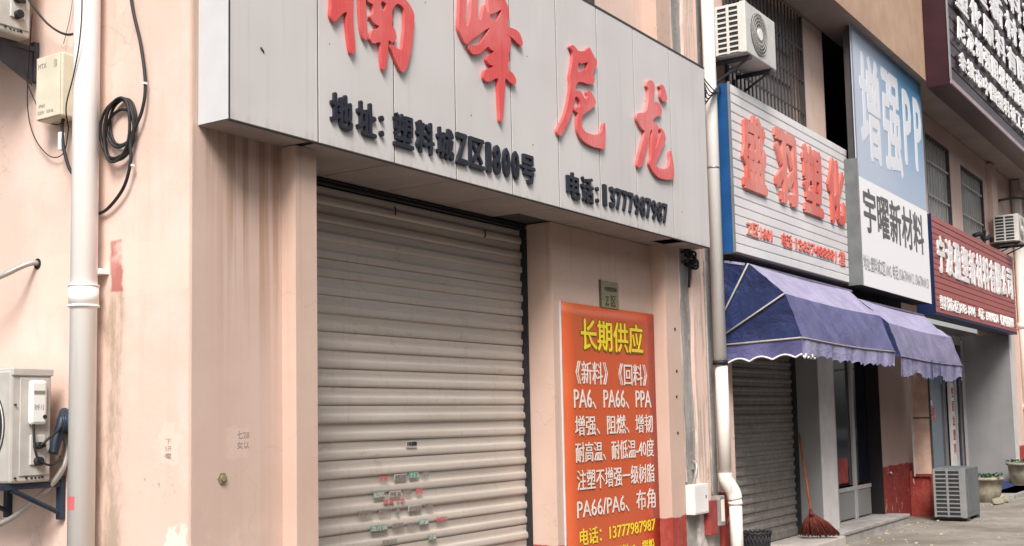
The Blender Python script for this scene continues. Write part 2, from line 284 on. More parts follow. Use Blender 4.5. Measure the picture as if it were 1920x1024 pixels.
M['steel_dark']=plain('dark_painted_steel',(.045,.047,.06),.5,var=.3,scale=12)
M['steel_navy']=plain('navy_painted_steel',(.02,.035,.06),.45,var=.3,scale=12)
def pvc(name,col,dirt):
    k=N(name); X,Y,Z=k.xyz(); n=k.noise(1.0,(18,18,1.2),6,.7); n3=k.noise(35,det=5,rough=.7)
    c=k.mix(k.mul(k.ramp(n,.52,.68),dirt),col,(.40,.33,.25)); c=k.mix(k.mul(k.ramp(n3,.66,.72),dirt),c,(.2,.15,.11))
    return k.out(c,.6,0,.35)
M['pvc']=pvc('white_pvc',(.88,.855,.82),.10); M['pvc_old']=pvc('weathered_pvc',(.78,.73,.67),.62)
M['beige']=plain('beige_plastic',(.66,.60,.47),.5,var=.1,streak=.15)
M['acwhite']=plain('ac_casing_paint',(.50,.47,.43),.5,var=.15,scale=7,streak=.25,bump=.05)
M['aclight']=plain('ac_light_casing',(.60,.575,.54),.45,var=.1,streak=.25)
M['acmid']=plain('ac_dull_grille',(.24,.24,.235),.5,var=.15,streak=.3); M['acgrey']=plain('ac_grey_casing',(.14,.152,.152),.5,var=.15,streak=.2)
M['coil']=plain('ac_coil_fins',(.035,.037,.04),.6,metal=.3)
M['white']=plain('white_plastic',(.78,.76,.73),.45,var=.06)
M['yellow']=plain('yellow_label',(.75,.62,.15),.5)
def poster():
    k=N('poster_print'); X,Y,Z=k.xyz(); g=k.ramp(X,5.30,5.84); n=k.noise(2.2,det=3)
    c=k.mix(g,(.56,.105,.038),(.47,.042,.015)); c=k.mix(k.mul(k.mth('SUBTRACT',1.0,k.ramp(X,4.1,5.0)),k.ramp(n,.4,.7),.25),c,(.52,.17,.05)); n2=k.noise(3,(1,1,.4)); k.bump(n2,.25,.03); return k.out(c,.32,0,.55)
M['poster']=poster()
M['pyellow']=plain('yellow_print',(.80,.62,.04),.4,var=.04); M['polive']=plain('dark_olive_print',(.20,.13,.01),.5); M['pwhite']=plain('white_print',(.74,.66,.61),.4,var=.04)
M['brass']=plain('tarnished_plate',(.33,.29,.17),.5,metal=.3,var=.25,scale=30)
M['plate_print']=plain('plate_print',(.09,.085,.05),.6)
M['blueface']=plain('blue_side_panel',(.012,.075,.22),.4,var=.15); M['blueedge']=plain('navy_edge',(.010,.018,.07),.45)
def signslat(name,col,s_=.2):
    k=N(name); n=k.noise(1.0,(10,10,1.5),5,.6); n1=k.noise(1.1)
    c=k.mix(k.ramp(n1,.35,.7),tuple(v*.9 for v in col),col); c=k.mix(k.mul(k.ramp(n,.5,.75),s_),c,tuple(v*.6 for v in col)); return k.out(c,.4,0,.45)
M['wslat']=signslat('white_sign_slat',(.80,.77,.77)); M['rslat']=signslat('red_sign_slat',(.42,.115,.105),.35)
M['alu']=plain('aluminium_trim',(.35,.36,.36),.35,metal=.6,var=.1)
def banner():
    k=N('banner_print'); X,Y,Z=k.xyz(); gx=k.ramp(X,10.6,13.7); gz=k.ramp(Z,4.7,6.6)
    n=k.noise(.6,det=2); t=k.mth('MULTIPLY',gx,k.mth('ADD',k.mth('MULTIPLY',gz,.8),.25)); t=k.mth('ADD',t,k.mth('MULTIPLY',k.mth('SUBTRACT',n,.5),.2),True)
    blue=k.mix(t,(.50,.55,.66),(.10,.28,.47)); up=k.ramp(Z,4.715,4.725)
    c=k.mix(up,(.90,.88,.885),blue); return k.out(c,.4,0,.4)
M['banner']=banner(); M['bannerw']=plain('banner_white_print',(.74,.74,.78),.4,var=.03); M['bgrey']=plain('banner_grey_print',(.13,.12,.13),.5); M['bgrey2']=plain('banner_pale_grey_print',(.33,.32,.33),.5)
M['maroon']=plain('maroon_metal',(.032,.007,.012),.35,var=.25,scale=3); M['maroon_light']=plain('maroon_edge_trim',(.42,.28,.30),.3,var=.15,metal=.3)
M['lletter']=plain('white_raised_letter',(.80,.77,.76),.4,var=.06)
M['fascia']=plain('ochre_fascia_paint',(.48,.315,.22),.8,var=.14,scale=2,bump=.2,streak=.15)
M['ceiling']=plain('balcony_underside_paint',(.40,.33,.30),.85,var=.14,scale=2,bump=.2)
def cloth(name,col,dark):
    k=N(name); n=k.noise(3.5,det=6,rough=.6); s_=k.noise(1.0,(5,5,.9),5); n3=k.noise(24,det=5)
    c=k.mix(k.ramp(n,.35,.7),dark,col); c=k.mix(k.mul(k.ramp(n3,.6,.75),.05),c,(.4,.4,.5)); k.bump(k.mth('ADD',k.noise(1.8,(1,1,1.6),5,.6,dist=1.5),k.mth('ADD',k.mth('MULTIPLY',n,.5),k.mth('MULTIPLY',s_,.35))),.6,.05)
    k.b.inputs['Sheen Weight'].default_value=.06; k.b.inputs['Subsurface Weight'].default_value=0
    return k.out(c,.6,0,.4)
M['cloth']=cloth('blue_awning_cloth',(.115,.11,.25),(.065,.065,.16)); M['cloth_end']=cloth('dark_blue_awning_cloth',(.014,.026,.10),(.008,.015,.065)); M['cloth_top']=cloth('lit_top_awning_cloth',(.34,.315,.45),(.27,.25,.38)); M['cloth_old']=cloth('faded_awning_cloth',(.20,.18,.29),(.13,.118,.21)); M['cloth_old2']=cloth('grey_worn_valance_cloth',(.24,.22,.33),(.12,.11,.22)); M['cloth_fade']=cloth('worn_valance_cloth',(.30,.28,.42),(.19,.18,.33))  # cloth_top: the brighter light on the awning tops is put into its colour
M['piping']=plain('pale_piping',(.36,.33,.31),.5,var=.2,scale=20); M['rod']=plain('galvanised_rod',(.40,.37,.34),.4,metal=.5,var=.2)
M['greywall']=plain('grey_painted_wall',(.225,.22,.22),.75,var=.08,scale=2,streak=.12); M['greyframe']=plain('grey_door_frame',(.40,.38,.38),.5,var=.1); M['whitecol']=plain('off_white_paint',(.60,.57,.56),.6,var=.08,streak=.15)
def glass(name,col,r=.06):
    k=N(name); k.b.inputs['IOR'].default_value=1.5; return k.out(col,r,0,.6)
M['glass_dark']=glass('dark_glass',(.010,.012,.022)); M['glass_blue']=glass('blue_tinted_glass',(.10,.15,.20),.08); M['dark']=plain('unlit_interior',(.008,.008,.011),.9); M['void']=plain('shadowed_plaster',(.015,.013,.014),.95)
M['curtain']=plain('grey_window_glass',(.42,.40,.385),.3,var=.15,scale=3,streak=.25); M['curtain2']=plain('pale_window_glass',(.42,.41,.37),.3,var=.15,scale=3,streak=.35)
M['bar']=plain('brown_window_bar',(.075,.06,.06),.55,var=.3); M['barlight']=plain('pale_window_rail',(.48,.45,.42),.5)
def ground():
    k=N('worn_concrete'); X,Y,Z=k.xyz(); n=k.noise(.9,(1,1,1),6,.6); n2=k.noise(6,(1,1,1),7,.7); n3=k.noise(45,det=4,rough=.7)
    c=k.mix(k.ramp(n,.35,.65),(.185,.16,.135),(.30,.27,.235)); c=k.mix(k.mul(k.ramp(n2,.48,.7),.6),c,(.15,.13,.11)); c=k.mix(k.mul(k.ramp(n3,.6,.75),.4),c,(.42,.39,.35))
    k.bump(k.mth('ADD',n2,n3),.5,.012); return k.out(c,.85,0,.3)
M['ground']=ground(); M['step']=plain('concrete_step',(.33,.31,.29),.8,var=.25,scale=5,bump=.4); M['asphalt']=plain('asphalt',(.05,.049,.048),.9,var=.3,scale=8,bump=.5)
M['wood']=plain('orange_broom_handle',(.42,.12,.03),.5,var=.3,scale=8); M['bristle']=plain('maroon_bristles',(.16,.03,.02),.7,var=.5,scale=40); M['tan']=plain('terracotta_and_mud',(.30,.27,.20),.85,var=.3,scale=10,bump=.4); M['leaf']=plain('dark_green_leaf',(.035,.11,.05),.5,var=.5,scale=30); M['navymat']=plain('navy_ramp_plate',(.02,.03,.10),.6)
M['teal']=plain('teal_sticker_print',(.12,.33,.29),.5); M['pink']=plain('red_sticker_print',(.55,.13,.14),.5); M['sgrey']=plain('grey_sticker_print',(.24,.21,.19),.5); M['faint']=plain('faint_grey_print',(.30,.24,.21),.7); M['spale']=plain('pale_sticker_paper',(.50,.45,.41),.5)
M['peach']=plain('peach_board',(.66,.45,.35),.6,var=.15,streak=.3); M['redpaint']=plain('red_paint',(.30,.045,.04),.6,var=.3); M['teal_glass']=plain('teal_decal',(.05,.25,.28),.5)
M['flex']=plain('flexible_conduit',(.42,.40,.37),.45,metal=.3,var=.2)

# ------------------------------------------------------------------ ground
g=MB(); g.quad((-60,-60,0),(120,-60,0),(120,60,0),(-60,60,0)); tag(g.build('ground',M['asphalt']),kind='structure')
g=MB()
random.seed(3)
for i in range(-3,22):
    x0=-6+i*2.0+18*0; 
    for j,(ya,yb) in enumerate(((-2.6,-1.1),(-1.1,.9))):
        d=random.uniform(-.003,.003)
        g.box(x0+.006,x0+1.994,ya+.006,yb-.006,-.06,.012+d+.002,.004)
pv=g.build('pavement',M['ground']); tag(pv,kind='structure')
kb=MB()
for i in range(44): kb.box(-12+i,-11.01+i,-2.80,-2.62,-.05,.03,.008)
tag(kb.build('kerb',M['step']),kind='structure')

# ------------------------------------------------------------------ unseen row across the street, added to block low sky light
O=bpy.data.objects.new('sky_blocker_row',None); COL.objects.link(O); O.location=(10,-20,0); O['kind']='structure'
MB().box(-30,60,-24,-17,0,9.5).build('wall',M['greywall'],O)
for k in range(18):
    MB().box(-26+k*4.6,-23.4+k*4.6,-16.995,-16.96,0.1,3.0).build('shutter',M['slat2'],O); MB().box(-26+k*4.6,-23.8+k*4.6,-16.995,-16.97,4.6,6.3).build('window',M['glass_dark'],O)
# ------------------------------------------------------------------ corner building
A=thing('corner_building','pink plastered corner building with stained walls behind the big grey signboard','building',(3.4,.3,0))
MB().box(0,.30,.02,9,0,9).build('side_wall',M['side'],A)
b=MB(); b.box(.003,.684,0,.6,0,9); b.build('front_wall',M['front'],A)
MB().box(.684,.862,-.114,.6,0,3.272).build('pilaster',M['pillar'],A)
MB().box(3.975,5.80,.15,.8,0,3.272).build('pillar',M['pillar'],A)
MB().box(.684,5.80,.47,.8,3.272,9).build('inner_wall',M['pillar'],A)
b=MB()
b.box(.684,3.55,.15,.47,3.29,9); b.box(3.55,4.80,.15,.47,3.29,5.0); b.box(3.55,4.80,.15,.47,6.6,9); b.box(4.80,5.80,.15,.47,3.29,9)
b.build('upper_wall',M['row'],A)
MB().box(5.80,6.10,0,.8,0,9).build('pilaster',M['pillar'],A)
MB().box(6.10,6.46,.035,.8,0,9).build('cement_chase',M['cement'],A)
# ragged plaster edges lapping over the bare chase
random.seed(5)
b=MB(); 
def ragged(xa,xb,z0,z1,side,seed):
    random.seed(seed); pr=[]; z=z0
    L=[]; 
    while z<z1: L.append(z); z+=random.uniform(.10,.32)
    L.append(z1)
    edge=[((xb+random.uniform(-.02,.025)) if side>0 else (xa+random.uniform(-.025,.02)),z) for z in L]
    return ([(xa,z0)]+edge+[(xa,z1)]) if side>0 else ([(xb,z0)]+edge+[(xb,z1)])
b.prism_y(ragged(6.101,6.14,.97,9,1,4),.002,.034)
b.build('plaster_edge',M['strip'],A)
b=MB(); b.prism_y(ragged(6.42,6.74,.02,9,-1,8),.0,.6); b.build('plaster_strip',M['strip'],A)
MB().box(6.74,6.97,.045,.8,0,9).build('cement_edge',M['cement'],A)
# upper window with bars
w=MB(); w.box(3.55,4.80,.30,.33,5.0,6.6); w.build('window_pane',M['curtain'],A)
for k in range(11):
    MB().tube([(3.62+k*.11,.17,5.0),(3.62+k*.11,.17,6.6)],.011,6).build('window_bar',M['bar'],A)
for z in (5.22,5.8,6.3): MB().box(3.55,4.80,.16,.18,z,z+.03).build('window_rail',M['bar'],A)
MB().box(4.765,4.80,.13,.30,5.0,6.6).build('window_frame',M['bar'],A)

# ------------------------------------------------------------------ big signboard
S=thing('shop_signboard','big grey panelled signboard with red brush characters over the closed shutter','signboard',(3.2,-.1,3.279),'shop signboards')
ZT=5.10; ZB=3.279; YF=-.246
seams=[.045,.742,1.448,2.117+.0,2.817,3.484,4.149,4.81,5.538,6.335]
MB().box(.050,6.33,-.225,-.004,ZB+.008,ZT-.01).build('backing_frame',M['seam'],S)
for a,c in zip(seams,seams[1:]):
    MB().box(a+(.0055 if a>.1 else .0),c-.0055,YF,-.228,ZB,ZT,.002).build('fascia_panel',M['panel'],S)
for a in seams[1:-1]: MB().box(a-.0052,a+.0052,-.243,-.2285,ZB+.001,ZT-.003).build('joint_sealant',M['seam'],S)
MB().box(.0385,.0495,YF-.002,YF+.0008,ZB-.002,ZT).build('corner_bead',M['seam'],S)
MB().box(.05,6.33,YF-.0015,-.2265,ZB-.0075,ZB-.0045).build('bottom_bead',M['seam'],S)
MB().box(.040,.0445,YF+.001,-.004,ZB,ZT).build('end_panel',M['panel_white'],S)
MB().box(6.331,6.3355,YF+.001,-.004,ZB,ZT).build('end_panel',M['panel'],S)
MB().box(.036,6.34,YF-.003,-.0,ZT+.0,ZT+.02).build('top_trim',M['seam'],S)
for a,c in zip(seams,seams[1:]):
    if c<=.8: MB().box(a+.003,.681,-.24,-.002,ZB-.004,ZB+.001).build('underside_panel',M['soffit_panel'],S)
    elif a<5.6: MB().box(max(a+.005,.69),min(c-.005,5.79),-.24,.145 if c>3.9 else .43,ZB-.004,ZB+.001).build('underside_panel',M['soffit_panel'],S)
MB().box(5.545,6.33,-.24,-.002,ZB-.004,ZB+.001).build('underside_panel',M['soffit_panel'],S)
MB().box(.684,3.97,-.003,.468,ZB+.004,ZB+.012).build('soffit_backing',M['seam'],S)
for key in 'abcd':
    cu=bpy.data.curves.new('ch','CURVE'); cu.dimensions='2D'; cu.fill_mode='BOTH'; cu.extrude=.0125
    allm=[]
    par=None
    for gi,poly in enumerate(BRUSH[key]):
        cu=bpy.data.curves.new('ch','CURVE'); cu.dimensions='2D'; cu.fill_mode='BOTH'; cu.extrude=.0125-gi*.0006
        for lp in poly:
            q=smooth_loop(lp,3); sp=cu.splines.new('POLY'); sp.points.add(len(q)-1); sp.use_cyclic_u=True
            for p_,(x,z) in zip(sp.points,q): p_.co=(x,z,0,1)
        allm.append(curve_mesh(cu,'character'))
    bm=bmesh.new()
    for me in allm: bm.from_mesh(me); bpy.data.meshes.remove(me)
    me=bpy.data.meshes.new('character'); bm.to_mesh(me); bm.free()
    n=len(me.vertices); co=np.empty(n*3,'f'); me.vertices.foreach_get('co',co); co=co.reshape(-1,3)
    me.vertices.foreach_set('co',np.stack([co[:,0],-.262-co[:,2],co[:,1]],1).astype('f').ravel()); me.update()
    link('character',me,M['red'],S)
def chars(s,xs,x1,z0,z1,y,mat,par,bold,ext,name='character'):
    """row of separate raised characters; xs = list of (left,right)"""
    for ch,(a,c) in zip(s,xs): text(ch,a,c,z0+(.12*(z1-z0) if ch in '：:' else 0),z1-(.25*(z1-z0) if ch in '：:' else 0),y,mat,par,name=name,bold=bold,ext=ext)
chars('地址：',[(.835,1.03),(1.07,1.25),(1.285,1.325)],0,3.395,3.612,-.247,M['navy'],S,.03,.02)
xs=[];x=1.425
for ch,wd in zip('塑料城Z区1800号',[.21,.205,.20,.135,.19,.06,.10,.10,.10,.20]):
    xs.append((x,x+wd)); x+=wd+.028
sc=(3.105-1.425)/(xs[-1][1]-1.425); xs=[(1.425+(a-1.425)*sc,1.425+(c-1.425)*sc) for a,c in xs]
chars('塑料城Z区1800号',xs,0,3.39,3.612,-.247,M['navy'],S,.03,.02)
chars('电话：',[(3.575,3.78),(3.80,4.0),(4.04,4.085)],0,3.37,3.588,-.247,M['navy'],S,.03,.02)
xs=[(4.165+k*.1115,4.165+k*.1115+(.093 if k else .06)) for k in range(11)]
chars('13777987987',xs,0,3.39,3.575,-.247,M['navy'],S,.03,.018)
# ------------------------------------------------------------------ main roller shutter
R=thing('roller_shutter','closed beige roller shutter dotted with small stickers under the big grey signboard','roller shutter',(2.4,.46,0),'roller shutters')
def slat_mesh(x0,x1,p,d):
    # profile of one slat, top at z=0, bottom at z=-p
    pr=[(-.003,0),(-.004,-.03*p),(-.001,-.25*p),(.002,-.44*p),(-.002,-.475*p),(-d*.62,-.50*p),(-d*.80,-.60*p),(-d*.88,-.78*p),(-d*.80,-.90*p),(-d*.45,-.955*p),(.004,-.975*p),(.004,-1.0*p)]
    b=MB(); b.prism_x(pr,x0,x1,close=False,smooth=True); 
    bm=b.bm; me=bpy.data.meshes.new('slat'); bmesh.ops.recalc_face_normals(bm,faces=bm.faces); bm.to_mesh(me); bm.free(); return me
sm=slat_mesh(-1.57,1.57,.1245,.020); sm.materials.append(M['slat'])
z=3.225; random.seed(2)
while z>0.03:
    o=link('slat',sm,None,R,(2.40+random.uniform(-.006,.006),.455+random.uniform(-.004,.004),z)); o.rotation_euler=(random.uniform(-.06,.06),random.uniform(-.0012,.0012),random.uniform(-.001,.001)); z-=.1245
MB().box(.80,3.97,.40,.44,3.232,3.243).box(.80,3.97,.39,.44,3.251,3.262).box(.80,3.97,.47,.50,3.1,3.275).build('head_box',M['black'],R)
MB().box(3.955,3.974,.395,.50,0,3.23).build('guide_rail',M['black'],R); MB().box(.863,.88,.40,.50,0,3.23).build('guide_rail',M['alu'],R)
def stick(xc,z,w,h,mat,s=None,bg=None):
    y=.424
    if bg: MB().box(xc-w/2-.006,xc+w/2+.006,y+.0015,y+.003,z-h/2-.003,z+h/2+.003).build('sticker',bg,R)
    if s: text(s,xc-w/2,xc+w/2,z-h/2,z+h/2,y,mat,R,name='sticker_print',bold=.03,ext=.0008)
stick(2.417,1.452,.115,.032,M['navy'],'7月招聘',M['spale'])
for s_,xc,z_,w_,m_,bg_ in (('开锁',2.095,1.217,.09,'pink',None),('修锁换锁',2.284,1.218,.13,'sgrey','spale'),('上门',2.437,1.222,.10,'spale','teal'),('1376',2.569,1.223,.07,'sgrey',None),
    ('配钥匙',2.047,1.104,.11,'spale','teal'),('开锁 换',2.222,1.100,.12,'sgrey','spale'),('水电维修',2.354,1.103,.10,'sgrey',None),('搬家',2.497,1.102,.08,'pink',None),
    ('疏通 下水',2.21,1.051,.24,'pink',None),('开锁电话',1.893,.99,.14,'sgrey',None),('修卷帘门',2.103,.981,.13,'sgrey',None),('维修安装',2.444,.985,.14,'sgrey','spale'),('1388',2.608,.981,.09,'sgrey',None),
    ('急开锁',2.043,.874,.17,'spale','teal'),('疏通管道',2.248,.875,.13,'sgrey',None),('防盗门',2.411,.865,.12,'sgrey',None),('换锁',2.548,.873,.10,'spale','teal'),('卷帘门',2.761,.879,.13,'pink',None),
    ('招租电话',2.157,.767,.16,'sgrey',None),('开锁',2.648,.754,.08,'spale','teal')):
    stick(xc,z_,w_,.036,M[m_],s_,M[bg_] if bg_ else None)
MB().prism_y([(2.249,1.0),(2.275,.975),(2.249,.945),(2.222,.975)],.423,.4245).build('sticker',M['sgrey'],R)
for x_,z_ in ((2.241,3.157),(3.373,3.127)): MB().tube(bez([(x_+.02,.43,z_+.03),(x_-.01,.40,z_+.01),(x_-.005,.40,z_-.02),(x_+.01,.42,z_-.03)],4),.006,6).build('hook',M['black'],R)

random.seed(14)
sk=MB()
for k in range(14):
    x_=random.choice(seams[:-1])+random.uniform(.03,.6); z_=random.uniform(3.35,5.0); sk.tube([(x_,-.2475,z_),(x_,-.2455,z_)],random.uniform(.004,.007),6)
sk.tube([(.275,-.250,3.735),(.300,-.2475,3.715)],.006,5)
o=sk.build('screw_marks',M['steel_dark'],S); o['kind']='stuff'
# ------------------------------------------------------------------ poster and plate
Pz=thing('supply_poster','tall orange banner listing plastic materials in white and yellow characters on the pillar','poster',(4.95,.14,.3))
YP=.142
bm=bmesh.new(); nx,nz=8,24
def pw(u,v): return YP-.003-.003*(1+math.sin(u*5+v*9))*.5-.004*max(0,1-abs(u-.0)*14)*(.5+.5*math.sin(v*17))
vv=[[bm.verts.new((4.083+(1.737)*i/nx-(.0 if i else (.006*math.sin(j*1.3))),pw(i/nx,j/nz),.18+(2.602-.18)*j/nz)) for i in range(nx+1)] for j in range(nz+1)]
for j in range(nz):
    for i in range(nx):
        f=bm.faces.new((vv[j][i],vv[j][i+1],vv[j+1][i+1],vv[j+1][i])); f.smooth=True
me=bpy.data.meshes.new('sheet'); bm.to_mesh(me); bm.free(); sh=link('sheet',me,M['poster'],Pz)
so_=sh.modifiers.new('thickness','SOLIDIFY'); so_.thickness=.002; so_.offset=1
MB().box(4.071,4.0805,YP-.010,YP+.006,.18,2.607).build('sheet_edge',M['whitecol'],Pz)
YT=YP-.0115
def prow(s,x0,x1,z0,z1,mat,b=.03):
    row(s,x0,x1,z0,z1,YT,mat,Pz,bold=b*.38,ext=.001)
row('长期供应',4.394,5.556,2.198,2.484,YT+.0022,M['polive'],Pz,name='character_outline',bold=.05,ext=.0003)
prow('长期供应',4.402,5.545,2.206,2.478,M['pyellow'],.045)
prow('《新料》《回料》',4.293,5.612,1.905,2.105,M['pwhite'],.022)
prow('PA6、PA66、PPA',4.254,5.683,1.690,1.860,M['pwhite'],.03)
prow('增强、阻燃、增韧',4.261,5.701,1.462,1.634,M['pwhite'],.022)
prow('耐高温、耐低温-40度',4.259,5.708,1.235,1.406,M['pwhite'],.022)
prow('注塑不增强一级树脂',4.273,5.703,.996,1.170,M['pwhite'],.022)
prow('PA66/PA6、布角',4.261,5.709,.752,.938,M['pwhite'],.022)
prow('电话：13777987987',4.293,5.69,.532,.672,M['pyellow'],.03)
prow('回收：废塑料15、塑粉',4.40,5.66,.33,.47,M['pyellow'],.03)
pl=thing('metal_plate','small tarnished yellow-green metal address plate fixed just above the orange banner','plate',(4.94,.14,2.63))
MB().box(4.776,5.100,.130,.1495,2.600,2.845,.004).build('plate_body',M['brass'],pl)
MB().box(4.768,4.775,.128,.1495,2.600,2.85).build('plate_edge',M['plate_print'],pl)
text('中国塑料城',4.83,5.06,2.755,2.795,.1295,M['plate_print'],pl,bold=.03,ext=.001); text('Z 区',4.84,5.04,2.62,2.72,.1295,M['plate_print'],pl,bold=.03,ext=.001)

# ------------------------------------------------------------------ things on the side wall
def pipe_thing(name,label,cat,base): return thing(name,label,cat,base)
D=thing('downpipe','thick clean white downpipe on the left side wall, in front of the coiled cable','downpipe',(-.115,.80,0),'white downpipes')
MB().tube([(-.115,.775,0),(-.115,.775,9)],.074,28).build('pipe',M['pvc'],D)
MB().tube([(-.115,.775,2.315),(-.115,.775,2.425)],.083,28).tube([(-.115,.775,2.305),(-.115,.775,2.316)],.087,28).tube([(-.115,.775,2.424),(-.115,.775,2.432)],.087,28).build('coupling',M['pvc'],D)
MB().box(-.06,.0,.70,.85,2.50,2.53).build('wall_clip',M['pvc'],D)
# flyer on pipe
b=MB(); 
for k in range(6):
    a0=PI+.15+k*.13-.5; a1=a0+.13
    p=lambda a,z:(-.115+math.cos(a)*.0755,.775+math.sin(a)*.0755,z)
    b.quad(p(a0,1.16),p(a1,1.16),p(a1,1.235),p(a0,1.235))
b.build('flyer',M['pink'],D)
# beige box
B=thing('junction_box','beige plastic junction box with faint print, beside the thick white downpipe','junction box',(-.05,1.12,3.46))
MB().box(-.125,-.0,.995,1.235,3.462,3.852,.012).build('box_body',M['beige'],B)
MB().box(-.133,-.1255,1.000,1.230,3.467,3.847,.004).build('box_cover',M['beige'],B)
text('MTX',-1.21,-1.13,3.775,3.805,0,M['sgrey'],B,name='print',face='X',x=-.1335,ext=.0008); text('川ll',-1.06,-1.03,3.76,3.815,0,M['sgrey'],B,name='print',face='X',x=-.1335,ext=.0008)
text('IP65',-1.2,-1.14,3.535,3.555,0,M['sgrey'],B,name='print',face='X',x=-.1335,ext=.0008); text('220V  50Hz',-1.21,-1.06,3.495,3.515,0,M['sgrey'],B,name='print',face='X',x=-.1335,ext=.0008)
MB().box(-.09,-.06,1.045,1.075,3.27,3.38,.004).build('cable_plug',M['white'],B)
MB().tube(bez([(-.07,1.05,3.465),(-.075,1.055,3.40),(-.075,1.03,3.26),(-.06,.98,3.13),(-.04,.88,3.07)]),.010,8).build('cable',M['black'],B)
# cable coil
K=thing('cable_coil','coil of black cable with a long dark lead hanging behind the white downpipe','cable',(-.03,.6,3.1))
def ring(cy,cz,ry,rz,x,ph,rot_=0,r=.0085,n=30,arc=1.0):
    pts=[]
    for k in range(n+1):
        a=ph+2*PI*arc*k/n; yy=ry*math.cos(a); zz=rz*math.sin(a)
        pts.append((x-.004*math.sin(3*a),cy+yy*math.cos(rot_)-zz*math.sin(rot_),cz+yy*math.sin(rot_)+zz*math.cos(rot_)))
    return pts
for (cy,cz,ry,rz,x,ro) in ((.565,3.375,.118,.135,-.02,.10),(.57,3.368,.125,.145,-.035,-.08),(.58,3.33,.150,.170,-.05,.05),(.565,3.32,.115,.188,-.062,.16),(.585,3.30,.130,.150,-.028,.3)):
    MB().tube(ring(cy,cz,ry,rz,x,1.2,ro),.0085,8,cap=False).build('loop',M['black'],K)
MB().tube(bez([(-.03,.55,4.6),(-.03,.49,4.1),(-.03,.40,3.80),(-.035,.352,3.56),(-.04,.375,3.40),(-.05,.455,3.26),(-.05,.455,3.12),(-.04,.53,2.98),(-.03,.68,2.88),(-.02,.80,2.86)]),.0095,8).build('lead',M['black'],K)
for (y_,z_) in ((.352,3.56),(.455,3.10)): MB().box(-.052,-.03,y_-.012,y_+.012,z_-.006,z_+.006).build('cable_tie',M['white'],K)
# thin wires
def wire(label,pts,r,mat='black',name='thin_wire'):
    o=MB().tube(bez(pts),r,6).build(name,M[mat]); tag(o,label,'wire'); return o
wire('thin dark wire slanting across the front of the thick white downpipe',[(-.20,.74,4.5),(-.205,.70,4.1),(-.205,.715,3.85),(-.20,.775,3.65),(-.19,.855,3.48),(-.12,.93,3.38)],.004)
wire('dark cable sagging from the upper air conditioner towards the top of the downpipe',[(-.16,1.28,4.22),(-.10,1.17,4.06),(-.06,1.02,3.975),(-.04,.90,4.03),(-.05,.82,4.25),(-.05,.8,4.5)],.0075)
wire('thin loop of wire hanging lowest between the upper bracket and the beige box',[(-.12,1.30,4.15),(-.09,1.37,3.9),(-.05,1.44,3.62),(-.03,1.40,3.42),(-.03,1.24,3.27),(-.03,1.10,3.27),(-.04,1.04,3.42)],.0035)
wire('short thin wire drooping from the upper bracket into the bottom of the beige box',[(-.09,1.40,3.76),(-.05,1.36,3.62),(-.04,1.28,3.50),(-.04,1.16,3.45),(-.05,1.06,3.46)],.0035)
wire('thin grey wire dropping straight behind the upper bracket',[(-.03,1.02,4.6),(-.02,1.05,4.2),(-.02,1.13,3.95)],.003,'alu')

